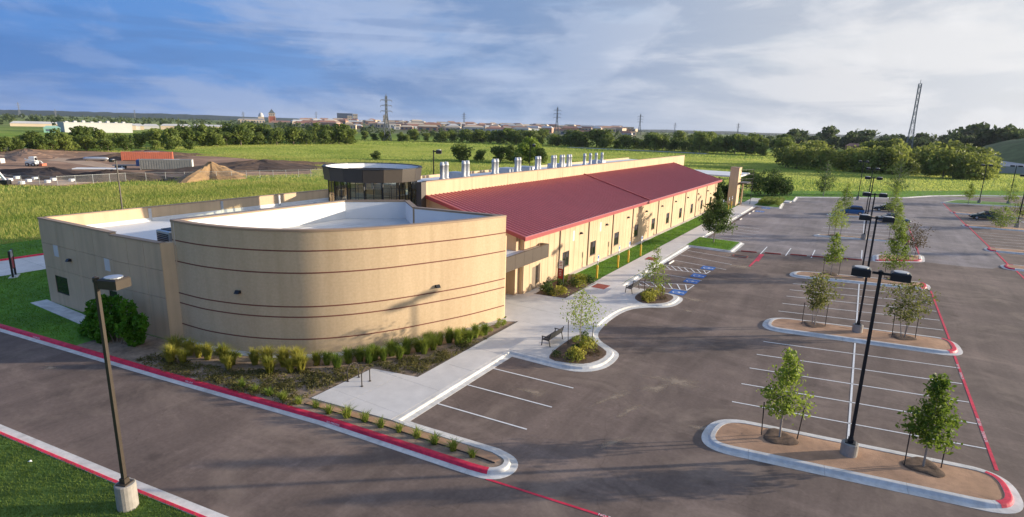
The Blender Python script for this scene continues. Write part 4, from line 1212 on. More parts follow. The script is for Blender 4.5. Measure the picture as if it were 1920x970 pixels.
# ---------------------------------------------------------------- lamp posts
M_LENS = mat('lamp_lens', (.6, .62, .65), .2, spec=.6)
def lamp_post(label, heads, group, pole_m=M_BLACK, base_h=.75, H=8.55, loc=(0, 0), rz=0, sq=.075, cat='lamp post'):
    t = thing('lamp_post', label, cat, (loc[0], loc[1], 0), rz, group)
    obj('concrete_base', MB().lathe(0, 0, [(0, 0), (.34, 0), (.34, base_h - .03), (.31, base_h), (0, base_h)], 20), M_CONCB, t)
    obj('base_plate', MB().box(-.2, .2, -.2, .2, base_h, base_h + .04).box(-.11, .11, -.11, .11, base_h + .04, base_h + .22), pole_m, t)
    obj('pole', MB().add([(-sq, -sq, base_h), (sq, -sq, base_h), (sq, sq, base_h), (-sq, sq, base_h), (-sq * .8, -sq * .8, H), (sq * .8, -sq * .8, H), (sq * .8, sq * .8, H), (-sq * .8, sq * .8, H)],
                         [(0, 1, 5, 4), (1, 2, 6, 5), (2, 3, 7, 6), (3, 0, 4, 7), (4, 5, 6, 7)]), pole_m, t)
    obj('pole_cap', MB().lathe(0, 0, [(.1, H - .1), (.1, H + .05), (0, H + .1)], 10), pole_m, t)
    for s_ in heads:
        obj('arm', MB().box(min(s_ * .06, s_ * .3), max(s_ * .06, s_ * .36), -.04, .04, H - .1, H), pole_m, t)
        x0, x1 = sorted((s_ * .34, s_ * 1.04))
        h = obj('lamp_head', MB().bbox(x0, x1, -.3, .3, H - .24, H + .1, .05), pole_m, t)
        obj('lens', MB().box(x0 + .08, x1 - .08, -.24, .24, H - .262, H - .242), M_LENS, h)
        obj('sky_lid', MB().lathe((x0 + x1) / 2, 0, [(.27, H + .1), (.27, H + .13), (0, H + .15)], 16), M_STEEL, h)
    return t
M_CONCB = mat('base_concrete', (.34, .31, .27), .9, .12, 4, .3, 40)
gk = 'twin-headed lamp posts along the row of islands'
lp = lamp_post('tall black twin-headed lamp post on the island with the two leafiest young trees', (-1, 1), gk, loc=(1.15, 27.45))
for y_, lab in ((46.5, 'black twin-headed lamp post on the island with the two straggly staked trees'),
                (65.6, 'black twin-headed lamp post on the tan island next past the straggly staked trees'),
                (91.9, 'black twin-headed lamp post standing in line beyond the red wheel stops'),
                (118.2, 'black twin-headed lamp post beside the parked blue hatchback'),
                (150.0, 'black twin-headed lamp post at the far end of the lot by the field')):
    copy_tree(lp, None, (1.15 if y_ < 140 else -.5, y_, 0), 0, None, lab, gk)
for x_, y_, lab in ((22.6, 122.8, 'black twin-headed lamp post on the right-hand lot island behind the rounded bush'),
                    (22.7, 163.0, 'black twin-headed lamp post on the grassy island by the dark green sedan'),
                    (28.3, 166.5, 'second black twin-headed lamp post on the grassy island, further from the lane')):
    copy_tree(lp, None, (x_, y_, 0), R(4), None, lab, 'twin-headed lamp posts of the side lot')
lamp_post('bronze single-headed lamp post on a round concrete base in the near lawn', (1,), 'single-headed lamp posts', M_POLEB, 1.1, 8.72, (-21.1, 8.3), R(22), .066)
sl = lamp_post('single-headed lamp post standing alone in the tall grass past the left block', (-1,), 'single-headed lamp posts', M_POLEB, .6, 8.0, (-87, 38.6), R(10))
for x_, y_, lab in ((-47.5, 58.0, 'single-headed lamp post rising behind the flat roof next to the rotunda'), (-55, 96, 'single-headed lamp post rising behind the row of exhaust stacks')):
    copy_tree(sl, None, (x_, y_, 0), R(-150), (1, 1, 1.33), lab, 'single-headed lamp posts')

# ---------------------------------------------------------------- benches, racks, signs, posts, wheel stops
def bench(label, loc, rz, group):
    t = thing('bench', label, 'bench', (*loc, .168), rz, group)
    # seat faces -y; slats run along x
    for i in range(7):
        obj('seat_slat', MB().box(-.9, .9, -.24 + i * .072, -.185 + i * .072, .43, .455), M_BLACK, t)
    for i in range(6):
        y_, z = .27 + i * .02, .50 + i * .07
        obj('back_slat', MB().box(-.9, .9, y_ - .012, y_ + .012, z - .027, z + .027), M_BLACK, t)
    for s_ in (-.9, .9):
        obj('leg', MB().beam((s_, -.26, 0), (s_, -.22, .62), .05, .05), M_BLACK, t)
        obj('leg', MB().beam((s_, .36, 0), (s_, .26, .45), .05, .05).beam((s_, .26, .45), (s_, .39, .92), .05, .05), M_BLACK, t)
        obj('armrest', MB().beam((s_, -.28, .64), (s_, .33, .64), .06, .04), M_BLACK, t)
        obj('side_rail', MB().beam((s_, -.24, .42), (s_, .27, .42), .04, .04), M_BLACK, t)
    return t
bench('black slatted metal bench beside the planting pocket nearest the curved wall', (-16.05, 31.75), R(90 + 180), 'slatted benches on the plaza')
bench('black slatted metal bench by the accessible stalls and the second planting pocket', (-16.0, 46.8), R(90 + 180), 'slatted benches on the plaza')
def rack(loc, rz):
    t = thing('bike_rack', 'dark inverted-U bike rack on the square concrete pad', 'bike rack', (*loc, .168), rz, 'bike racks on the concrete pad')
    mb = MB(); pts = [(-.36, 0), (-.36, .62)] + [(-.36 * math.cos(a), .62 + .34 * math.sin(a)) for a in np.linspace(.2, math.pi - .2, 9)] + [(.36, .62), (.36, 0)]
    for a, b in zip(pts[:-1], pts[1:]):
        mb.tube((a[0], 0, a[1]), (b[0], 0, b[1]), .03, n=10)
    obj('hoop', mb, M_POLEB, t, True)
    for s_ in (-.36, .36):
        obj('foot_plate', MB().lathe(s_, 0, [(0, .012), (.075, .012), (.075, 0)], 12), M_POLEB, t)
rack((-22.40, 20.35), R(82)); rack((-21.43, 20.35), R(100))

M_YEL = mat('yellow_sleeve', (.72, .44, .03), .5, .06, 4)
M_SIGNW = mat('sign_white', (.75, .75, .72), .5)
def acc_sign(loc, label, group, z0=.12):
    t = thing('sign_post', label, 'sign post', (*loc, z0), 0, group)
    obj('yellow_sleeve', MB().lathe(0, 0, [(.09, 0), (.09, 1.25), (.05, 1.32), (0, 1.33)], 14), M_YEL, t, True)
    obj('steel_post', MB().box(-.03, .03, -.03, .03, 1.3, 2.35), M_STEEL, t)
    s_ = obj('sign_plate', MB().box(.032, .045, -.16, .16, 1.75, 2.3), M_SIGNW, t)
    obj('blue_panel', MB().box(.0455, .048, -.12, .12, 1.95, 2.24), M_BLUE, s_)
ys = (48.9, 54.3, 57.3, 61.2)
for y_, lab in zip(ys, ('white sign on a yellow-sleeved post at the corner of the entrance planting bed', 'second yellow-sleeved sign post along the grass strip from the entrance bed',
                        'third yellow-sleeved sign post along the grass strip from the entrance bed', 'yellow-sleeved sign post beside the tactile pad further from the entrance')):
    acc_sign((-20.25, y_), lab, 'accessible parking sign posts')
for y_ in (104.5, 109.5, 112.2):
    acc_sign((-20.4, y_), 'yellow-sleeved sign post by the far hedge island', 'sign posts by the hedge island')
M_SIGNR = mat('sign_red', (.36, .035, .03), .5, .05, 3)
t = thing('wayfinding_sign', 'tall red and white directory sign between dark posts in the entrance bed', 'sign', (-21.6, 43.9, .13), R(-12))
for s_ in (-.3, .3): obj('post', MB().box(s_ - .04, s_ + .04, -.04, .04, 0, 2.55), M_BLACK, t)
pn = obj('red_panel', MB().box(-.255, .255, -.03, .03, .85, 1.75), M_SIGNR, t)
ph_ = obj('white_panel', MB().box(-.255, .255, -.03, .03, 1.77, 2.5), M_SIGNW, t)
for k_ in range(4): obj('text_line', MB().box(-.18, .12 - .05 * (k_ % 2), -.034, -.0305, 1.55 - k_ * .14, 1.59 - k_ * .14), M_SIGNW, pn)
for k_ in range(3): obj('text_line', MB().box(-.18, .15 - .07 * (k_ % 2), -.034, -.0305, 2.3 - k_ * .14, 2.35 - k_ * .14), M_SIGNR, ph_)
t = thing('wayfinding_sign', 'dark directory sign with two legs on the shaded lawn by the concrete drive', 'sign', (-61.6, 18.2, .1), R(-28))
for s_ in (-.5, .5): obj('post', MB().box(s_ - .07, s_ + .07, -.07, .07, 0, 2.35), M_BLACK, t)
obj('sign_panel', MB().box(-.43, .43, -.04, .04, .75, 2.0), M_SIGNR, t)
obj('header_panel', MB().box(-.43, .43, -.05, .05, 1.75, 2.3), M_STEEL, t)
obj('foot_slab', MB().box(-.7, .7, -.3, .3, -.02, .06), M_KERB, t)
M_REDSTOP = mat('red_stop', (.38, .06, .045), .7, .15, 3, .2, 40)
def wheel_stop(loc, rz, material, label, group, L_=1.83):
    mb = MB().add([(-L_ / 2, -.08, 0), (L_ / 2, -.08, 0), (L_ / 2, .08, 0), (-L_ / 2, .08, 0), (-L_ / 2 + .06, -.05, .12), (L_ / 2 - .06, -.05, .12), (L_ / 2 - .06, .05, .12), (-L_ / 2 + .06, .05, .12)],
                  [(0, 1, 5, 4), (1, 2, 6, 5), (2, 3, 7, 6), (3, 0, 4, 7), (4, 5, 6, 7)])
    return tag(obj('wheel_stop', mb, material, None, False, (*loc, .004), rz), label, 'wheel stop', group)
for x_, y_ in ((-10.55, 72.3), (-7.98, 73.05), (-5.3, 74.1), (-3.2, 74.65), (-1.4, 75.2), (.27, 75.72)):
    wheel_stop((x_, y_), R(13), M_REDSTOP, 'red painted wheel stop in the row across the lot', 'red wheel stops in a row')
for y_, lab in ((49.3, 'white wheel stop behind the far bench'), (54.0, 'white wheel stop at the middle accessible stalls'), (60.6, 'white wheel stop by the far tactile pad')):
    wheel_stop((-16.55, y_), R(90), M_KERB, lab, 'white wheel stops')
for y_ in (99.5, 107.5, 111.5):
    wheel_stop((-16.4, y_), R(90), M_KERB, 'white wheel stop along the far sidewalk near the hedge island', 'white wheel stops by the hedge')

# ---------------------------------------------------------------- plants
def leaf_cloud(mb, lobes, n, size, flat=.5, surf=.55, rs=None):
    """n leaf-sized quads spread through ellipsoid lobes (cx, cy, cz, rx, ry, rz)"""
    rs = rs or random
    vols = [l_[3] * l_[4] * l_[5] for l_ in lobes]; tot = sum(vols)
    vs, fs = [], []
    for l_, v in zip(lobes, vols):
        k_ = max(4, int(n * v / tot))
        for _ in range(k_):
            while True:
                d = Vector((rs.gauss(0, 1), rs.gauss(0, 1), rs.gauss(0, 1)))
                if d.length > 1e-3: break
            d.normalize()
            r_ = rs.random() ** (1 / 3) if rs.random() > surf else rs.uniform(.72, 1.06)
            c = Vector((l_[0] + d.x * l_[3] * r_, l_[1] + d.y * l_[4] * r_, l_[2] + d.z * l_[5] * r_))
            nrm = (d * .55 + Vector((rs.uniform(-1, 1), rs.uniform(-1, 1), rs.uniform(-1, 1)))).normalized()
            a = nrm.orthogonal().normalized()
            a.rotate(Matrix.Rotation(rs.uniform(0, 6.28), 3, nrm))
            b = nrm.cross(a)
            s_ = size * rs.uniform(.55, 1.35)
            a *= s_; b *= s_ * flat
            i0 = len(vs)
            vs += [c - a, c + b + nrm * s_ * .15, c + a, c - b + nrm * s_ * .15]
            fs.append((i0, i0 + 1, i0 + 2, i0 + 3))
    mb.add(vs, fs)
M_LEAF_Y = leaf_mat('young_leaves', (.11, .175, .02), (.33, .41, .065), 2.2)
M_LEAF_O = leaf_mat('olive_leaves', (.11, .125, .03), (.26, .27, .075), 2.0)
M_LEAF_D = leaf_mat('oak_leaves', (.035, .075, .018), (.11, .16, .04), 1.5)
M_LEAF_B = leaf_mat('bright_bush', (.05, .16, .01), (.14, .34, .02), 2.0)
M_LEAF_F = leaf_mat('field_trees', (.075, .12, .024), (.25, .30, .065), .28)
M_LEAF_G = leaf_mat('grove_trees', (.09, .125, .022), (.31, .34, .075), .25)
M_LEAF_FAR = leaf_mat('far_trees', (.045, .075, .03), (.12, .155, .05), .05)
M_LEAF_R = leaf_mat('purple_leaves', (.075, .06, .03), (.17, .12, .07), 1.5)
M_GRASS_Y = leaf_mat('feather_grass', (.20, .23, .03), (.50, .45, .085), 1.6)
M_GRASS_G = leaf_mat('green_grass', (.13, .20, .03), (.33, .38, .065), 1.6)
M_COVER = leaf_mat('ground_cover', (.085, .09, .028), (.25, .22, .07), 1.2)
M_STAKE = mat('stake', (.05, .04, .035), .8)

def young_tree(label, loc, H=4.0, r_=1.0, z0=.16, mat_=None, seed=1, leaves=2200, shape='cone', stakes=True, group='young staked trees', stems=1, dens=1.0, trunk_h=1.3, leaf=.095, lean=0, cat='tree'):
    rs = random.Random(seed)
    t = thing('young_tree', label, cat, (*loc, z0), R(28) + rs.uniform(-.25, .25), group)
    mat_ = mat_ or M_LEAF_Y
    tr = MB(); lobes = []
    for s_ in range(stems):
        ang = 2 * math.pi * s_ / max(1, stems) + rs.random()
        bx, by = (.12 * math.cos(ang), .12 * math.sin(ang)) if stems > 1 else (0, 0)
        pts = [(bx, by, 0)]
        for k_ in range(1, 6):
            f_ = k_ / 5
            spread = (r_ * .35 * f_ if stems > 1 else 0)
            pts.append((bx + spread * math.cos(ang) + rs.uniform(-.05, .05), by + spread * math.sin(ang) + rs.uniform(-.05, .05), f_ * H * .9))
        for k_ in range(5):
            tr.tube(pts[k_], pts[k_ + 1], (.045 - .007 * k_) * (H / 4) * (.7 if stems > 1 else 1), (.038 - .007 * k_) * (H / 4) * (.7 if stems > 1 else 1), 7, False)
    # limbs leave the trunk all the way up; leaves hang along their outer two thirds
    vs, fs = [], []
    nb = 30
    lpb = int(leaves * dens / nb)
    ang = rs.uniform(0, 6.28)
    for k_ in range(nb):
        f_ = (k_ + rs.random() * .8) / nb
        z = trunk_h + (H - trunk_h) * f_ * .93
        if shape == 'cone': rr = r_ * (1.0 - .86 * f_ ** .9) * (.7 if f_ < .07 else 1)
        elif shape == 'round': rr = r_ * math.sqrt(max(.06, 1 - (2 * f_ - .85) ** 2))
        else: rr = r_ * (.5 + .6 * f_) * (1 if f_ < .8 else .65)
        ang += 2.4 + rs.uniform(-.5, .5)
        L_ = rr * rs.choice((.55, .8, .95, 1.0, 1.1, 1.3))
        rise = L_ * rs.uniform(.15, .75)
        p0 = Vector((0, 0, max(trunk_h * .75, z - rise * .6)))
        p1 = Vector((L_ * math.cos(ang), L_ * math.sin(ang), z + rise * .4))
        tr.tube(p0, p1, .016 * H / 4, .005, 5, False)
        n_l = int(lpb * (.35 + .85 * L_ / max(.3, r_)) * rs.choice((.35, .7, 1.0, 1.3, 1.7)) * (1.2 - .65 * f_))
        sg = .10 + .13 * rr
        for _ in range(n_l):
            q = p0.lerp(p1, rs.uniform(.28, 1.06))
            c = q + Vector((rs.gauss(0, sg), rs.gauss(0, sg), rs.gauss(0, sg * .8)))
            nrm = Vector((rs.uniform(-1, 1), rs.uniform(-1, 1), rs.uniform(-.4, 1))).normalized()
            a = nrm.orthogonal().normalized(); a.rotate(Matrix.Rotation(rs.uniform(0, 6.28), 3, nrm)); b = nrm.cross(a)
            s_ = leaf * rs.uniform(.6, 1.35); i0 = len(vs)
            vs += [c - a * s_, c + b * s_ * .55 + nrm * s_ * .15, c + a * s_, c - b * s_ * .55 + nrm * s_ * .15]
            fs.append((i0, i0 + 1, i0 + 2, i0 + 3))
    for _ in range(lpb // 2):
        c = Vector((rs.gauss(0, .10), rs.gauss(0, .10), H - rs.random() ** 1.5 * .55)); a = Vector((rs.uniform(-1, 1), rs.uniform(-1, 1), rs.uniform(-1, 1))).normalized()
        b = a.orthogonal().normalized(); s_ = leaf; i0 = len(vs)
        vs += [c - a * s_, c + b * s_ * .5, c + a * s_, c - b * s_ * .5]; fs.append((i0, i0 + 1, i0 + 2, i0 + 3))
    obj('trunk', tr, M_BARKG, t)
    obj('crown', MB().add(vs, fs), mat_, t)
    if stakes:
        for s_ in (-1, 1):
            obj('stake', MB().tube((s_ * .78, rs.uniform(-.1, .1), -.05), (s_ * .8 + rs.uniform(-.06, .06), rs.uniform(-.1, .1), 1.65), .026, n=6), M_STAKE, t)
            obj('tie', MB().tube((s_ * .79, 0, 1.5), (0, 0, 1.55), .008, n=4), M_STAKE, t)
        mr_ = MB(); n = 20; ring = []
        for i in range(n):
            a = 2 * math.pi * i / n; e = .72 + .12 * math.sin(3 * a + seed)
            ring.append((e * math.cos(a), e * math.sin(a)))
        mr_.add([(x, y, .0) for x, y in ring] + [(x * .74, y * .74, rs.uniform(.035, .075)) for x, y in ring] + [(x * .38, y * .38, rs.uniform(.01, .03)) for x, y in ring],
                [(i, (i + 1) % n, n + (i + 1) % n, n + i) for i in range(n)] + [(n + i, n + (i + 1) % n, 2 * n + (i + 1) % n, 2 * n + i) for i in range(n)] + [tuple(range(2 * n, 3 * n))])
        m2 = obj('mulch_ring', mr_, M_MULCH, t, True)
    return t
gt = 'young staked trees on the tan islands'
young_tree('leafy conical young tree with a side branch sticking out, on the lamp-post island', (-1.64, 27.2), 4.35, 1.05, .2, seed=3, leaves=2100, group=gt)
young_tree('dense bright conical young tree on the lamp-post island by the red kerb tip', (3.94, 28.15), 4.3, 1.05, .2, seed=5, leaves=2900, group=gt)
young_tree('straggly multi-stem young tree on the middle island away from the red line', (-1.65, 46.3), 3.9, 1.15, .2, M_LEAF_O, 8, 1500, 'vase', True, gt, 3)
young_tree('straggly wide multi-stem young tree on the middle island by the red line', (3.96, 47.2), 4.0, 1.6, .2, M_LEAF_O, 9, 1600, 'vase', True, gt, 3)
young_tree('conical green young tree on the third island, on the plaza side', (-1.5, 65.2), 4.3, 1.15, .2, seed=12, leaves=2400, group=gt)
young_tree('conical dark green young tree at the corner of the third island', (3.9, 66.9), 5.6, 1.45, .2, seed=14, leaves=3200, group=gt)
young_tree('conical young tree on the thin island behind the red wheel stops', (-2.4, 91.6), 5.0, 1.7, .2, seed=16, leaves=2400, group=gt)
young_tree('light green young tree on the thin island in front of the grey sedan', (4.9, 94.0), 5.0, 1.35, .2, seed=18, leaves=1900, group=gt)
young_tree('light green young tree by the dark parked car', (5.2, 120.2), 6.4, 1.6, .2, seed=19, leaves=2600, group=gt)
young_tree('green young tree partly hiding the blue hatchback', (-2.2, 117.2), 5.8, 1.6, .2, seed=21, leaves=2400, group=gt)
young_tree('wide sparse purple-leaved small tree on the red-kerbed island', (5.9, 81.4), 3.9, 2.2, .2, M_LEAF_R, 23, 1700, 'vase', True, gt, 3)
young_tree('slim dark young tree on the grass beyond the lot end', (-7.5, 152.0), 8.2, 2.2, .05, M_LEAF_D, 25, 2000, 'round', False, 'slim trees on the verge', leaf=.14)
young_tree('slim dark young tree on the grass behind the light green trees', (7.2, 166.0), 9.0, 2.3, .05, M_LEAF_D, 26, 2000, 'round', False, 'slim trees on the verge', leaf=.14)
young_tree('thin-leaved young tree in the planting pocket nearest the curved wall', (-14.26, 32.3), 3.9, 1.25, .19, M_LEAF_Y, 31, 800, 'round', True, 'young trees in the plaza pockets', leaf=.075)
young_tree('small leafy young tree in the planting pocket by the accessible stalls', (-13.81, 46.0), 4.5, 1.2, .19, M_LEAF_Y, 33, 1300, 'cone', True, 'young trees in the plaza pockets', leaf=.08)
young_tree('dense dark oak with a single trunk on the square grass island', (-15.3, 75.0), 7.0, 2.3, .16, M_LEAF_D, 35, 6500, 'cone', False, None, trunk_h=1.7, leaf=.13)
gr = 'small trees of the side lot'
young_tree('small green tree on the grassy island by the lane', (20.3, 158.5), 4.6, 1.5, .2, M_LEAF_Y, 41, 1400, 'cone', False, gr, leaf=.12)
young_tree('small green tree on the grassy island by the second lamp post', (27.9, 162.0), 4.6, 1.9, .2, M_LEAF_Y, 42, 1400, 'round', False, gr, leaf=.12)
young_tree('rounded low bush tree covering the tail of the dark green sedan', (20.2, 119.6), 3.4, 2.0, .2, M_LEAF_Y, 43, 1800, 'round', False, gr, 3, trunk_h=.3, leaf=.11)
young_tree('rounded olive bush tree near the lamp post on the side lot', (26.5, 138.2), 4.0, 2.3, .2, M_LEAF_O, 44, 1800, 'round', False, gr, 3, trunk_h=.3, leaf=.12)
young_tree('bright small tree on the narrow island of the side lot', (20.6, 95.6), 3.8, 1.4, .2, M_LEAF_Y, 45, 1500, 'cone', True, gr)

def shrub(name, label, cat, loc, lobes, n, leaf, material, group=None, z0=.14, seed=1, rz=0):
    rs = random.Random(seed)
    t = thing(name, label, cat, (*loc, z0), rz, group)
    st = MB()
    for l_ in lobes[:8]:
        st.tube((l_[0] * .25, l_[1] * .25, -.03), (l_[0], l_[1], l_[2]), .03, .01, 5, False)
    obj('stems', st, M_BARK, t)
    cr = MB(); leaf_cloud(cr, lobes, n, leaf, .5, .6, rs)
    obj('foliage', cr, material, t)
    return t
rs_ = random.Random(50)
lob = []
for k_ in range(26):
    x_ = rs_.uniform(-3.2, 2.5); h = 3.0 - abs(x_ + .2) * .32 + rs_.uniform(-.5, .5)
    lob.append((x_, rs_.uniform(-.65, .65), max(.4, h * rs_.uniform(.16, .85)), rs_.uniform(.3, .5), rs_.uniform(.3, .5), rs_.uniform(.5, .85)))
shrub('large_shrub', 'large bright green leafy shrub against the shaded left block', 'shrub', (-38.3, 15.75), lob, 6600, .15, M_LEAF_B, seed=50, z0=.1)
for p, s_, lab in (((-23.2, 121.5), 1.3, 'tall dark shrub in front of the far portal pier'), ((-19.6, 139.8), 1.9, 'dense dark tree clump by the far walkway end'), ((-16.5, 142.5), 1.5, 'rounded dark shrub at the lot corner by the verge'), ((-26.0, 119.0), 1.6, 'dark shrub behind the far end of the long wing')):
    lob = [(rs_.uniform(-1.6, 1.6) * s_, rs_.uniform(-1.6, 1.6) * s_, rs_.uniform(.8, 2.6) * s_, .9 * s_, .9 * s_, .8 * s_) for _ in range(14)]
    shrub('dark_shrub', lab, 'shrub', p, lob, 2600, .24, M_LEAF_D, 'dark shrubs round the far entrance', seed=int(s_ * 100))
lob = [(x_, y_, .75, .55, .55, .45) for x_ in np.linspace(-1.5, 1.5, 4) for y_ in np.linspace(-3.6, 3.6, 9)]
shrub('hedge', 'clipped flat-topped hedge filling the kerbed island end', 'hedge', (-15.1, 124.9), lob, 4500, .14, M_LEAF_F, seed=66, z0=.12)

# ornamental grasses and perennials: one prototype of each kind, copied
def tuft_mesh(name, n, h, spread, w, material, seed):
    rs = random.Random(seed); mb = MB()
    for i in range(n):
        a = rs.uniform(0, 6.28); lean = rs.random() ** .8 * spread; hh = h * rs.uniform(.6, 1.1)
        bx, by = rs.uniform(-.1, .1), rs.uniform(-.1, .1)
        p0 = Vector((bx, by, -.02)); p1 = Vector((bx + lean * .35 * math.cos(a), by + lean * .35 * math.sin(a), hh * .6))
        p2 = Vector((bx + lean * math.cos(a), by + lean * math.sin(a), hh * (1 - .25 * lean / max(spread, .01))))
        t_ = Vector((-math.sin(a), math.cos(a), 0)) * w
        mb.add([p0 - t_, p0 + t_, p1 + t_ * .8, p1 - t_ * .8, p2], [(0, 1, 2, 3), (3, 2, 4)])
    return mesh(name, mb, material)
GT = [tuft_mesh('grass_tuft', 320, .95, .6, .015, M_GRASS_Y, s_) for s_ in (1, 2, 3)] + [tuft_mesh('green_tuft', 300, .88, .58, .015, M_GRASS_G, s_) for s_ in (4, 5)]
YT = [tuft_mesh('spiky_tuft', 90, .6, .55, .014, M_GRASS_G, s_) for s_ in (6, 7)]
rs_ = random.Random(77)
row = off(DRUM, -1.7)[8:-8]
acc_d, last = 0, row[0]
k_ = 0
for p in row:
    acc_d += math.hypot(p[0] - last[0], p[1] - last[1]); last = p
    if acc_d > .76:
        acc_d = 0; k_ += 1
        for dd_ in (0, 1):
            if dd_ and rs_.random() < .3: continue
            x_, y_ = p[0] + rs_.uniform(-.2, .2) + dd_ * .25, p[1] + rs_.uniform(-.2, .2) - dd_ * .85
            if x_ > -20.4 or not inside((x_, y_), front_bed): continue
            o = link('ornamental_grass', rs_.choice(GT[:3] if x_ < -25.5 else GT[3:]), None, (x_, y_, .13), rs_.uniform(0, 6.28))
            s_ = rs_.uniform(1.0, 1.4); o.scale = (s_, s_, s_)
            tag(o, 'upright tuft of ornamental grass in the row along the curved wall', 'ornamental grass', 'ornamental grasses along the curved wall')
for x_ in np.linspace(-26.5, -12.6, 15):
    y_ = np.interp(x_, [-26.5, -22.3, -17.3, -12.4], [16.35, 16.95, 17.55, 17.82]) + rs_.uniform(-.12, .12)
    o = link('spiky_grass', rs_.choice(YT), None, (x_, y_, .13), rs_.uniform(0, 6.28)); s_ = rs_.uniform(.8, 1.45); o.scale = (s_, s_, s_ * .85)
    tag(o, 'spiky green grass clump in the gravel strip behind the red kerb', 'ornamental grass', 'spiky grasses behind the red kerb')
def mound_mesh(name, n, r_, h, leaf, material, seed):
    rs = random.Random(seed); mb = MB()
    leaf_cloud(mb, [(0, 0, h * .45, r_, r_, h * .55)] + [(rs.uniform(-.5, .5) * r_, rs.uniform(-.5, .5) * r_, h * .6, r_ * .5, r_ * .5, h * .4) for _ in range(3)], n, leaf, .5, .6, rs)
    return mesh(name, mb, material)
MD = [mound_mesh('leafy_mound', 160, .38, .5, .07, M_LEAF_D, 1), mound_mesh('leafy_mound', 160, .36, .45, .07, M_GRASS_G, 2), mound_mesh('leafy_mound', 150, .4, .4, .07, M_LEAF_O, 3), mound_mesh('leafy_mound', 170, .45, .55, .07, M_GRASS_Y, 4), mound_mesh('leafy_mound', 120, .4, .4, .06, M_LEAF_R, 5)]
def mounds(spots, label, group, sizes=(.7, 1.15), kinds=(0, 1, 2), z=.13):
    for x_, y_ in spots:
        o = link('low_shrub', MD[rs_.choice(kinds)], None, (x_, y_, z), rs_.uniform(0, 6.28)); s_ = rs_.uniform(*sizes); o.scale = (s_, s_, s_ * rs_.uniform(.8, 1.2))
        tag(o, label, 'shrub', group)
back_row = off(DRUM, -.85)
mounds([(p[0] + rs_.uniform(-.1, .1), p[1] + rs_.uniform(-.1, .1)) for p in back_row[10:-6:8]], 'small dark shrub at the foot of the curved wall', 'small shrubs at the foot of the curved wall', (.6, 1.0), (0, 1))
mounds([(-20.55, y_) for y_ in np.arange(28.2, 33.5, .95)], 'small rounded shrub in the bed tip along the sidewalk', 'rounded shrubs along the sidewalk edge', (.6, .95), (0, 1))
sp = []
while len(sp) < 26:
    p = (rs_.uniform(-22.8, -19.9), rs_.uniform(41.2, 48.4))
    if inside(p, [(-22.4, 41.1), (-20.1, 41.5), (-20.0, 47.1), (-21.2, 48.3), (-22.7, 48.3), (-22.8, 43.2)]): sp.append(p)
mounds(sp[:16], 'leafy plant in the entrance bed around the directory sign', 'plants in the entrance bed', (.8, 1.6), (1, 3, 0), .15)
mounds(sp[16:], 'leafy plant in the entrance bed around the directory sign', 'plants in the entrance bed', (.6, 1.0), (2, 0), .15)
for pk, nm in ((pk1, 'nearest the curved wall'), (pk2, 'by the accessible stalls')):
    cx = sum(p[0] for p in pk) / len(pk); cy = sum(p[1] for p in pk) / len(pk); sp = []
    while len(sp) < 17:
        p = (cx + rs_.uniform(-1.8, 1.8), cy + rs_.uniform(-2.6, 2.6))
        if inside(p, [(cx + (q[0] - cx) * .85, cy + (q[1] - cy) * .85) for q in pk]): sp.append(p)
    sp.sort()
    mounds(sp[:7], 'dark small shrub in the planting pocket ' + nm, 'shrubs in the planting pockets', (.5, .9), (0, 1), .18)
    mounds(sp[7:13], 'yellow-green plant in the planting pocket ' + nm, 'shrubs in the planting pockets', (.9, 1.5), (3,), .18)
    mounds(sp[13:], 'reddish plant in the planting pocket ' + nm, 'shrubs in the planting pockets', (.6, 1.0), (4,), .18)
# sprawling ground cover between the grasses and the red kerb
gc = MB()
cnt = 0
while cnt < 1700:
    x_ = rs_.uniform(-34.5, -19.9); y_ = rs_.uniform(15, 31)
    if not inside((x_, y_), front_bed): continue
    dmin = min((x_ - p[0]) ** 2 + (y_ - p[1]) ** 2 for p in DRUM[::8])
    if dmin < 2.4 ** 2 or (x_ > -22.7 and y_ < 22.4): continue
    if math.sin(x_ * 1.7 + y_ * .9) * math.sin(y_ * 2.3 - x_ * .6) + rs_.random() * 1.5 < .4: continue
    leaf_cloud(gc, [(x_, y_, .19, .17, .17, .11)], 11, .055, .55, .6, rs_)
    cnt += 1
stuff(obj('ground_cover', gc, M_COVER), 'low sprawling ground cover plants in the curved bed', 'ground cover')

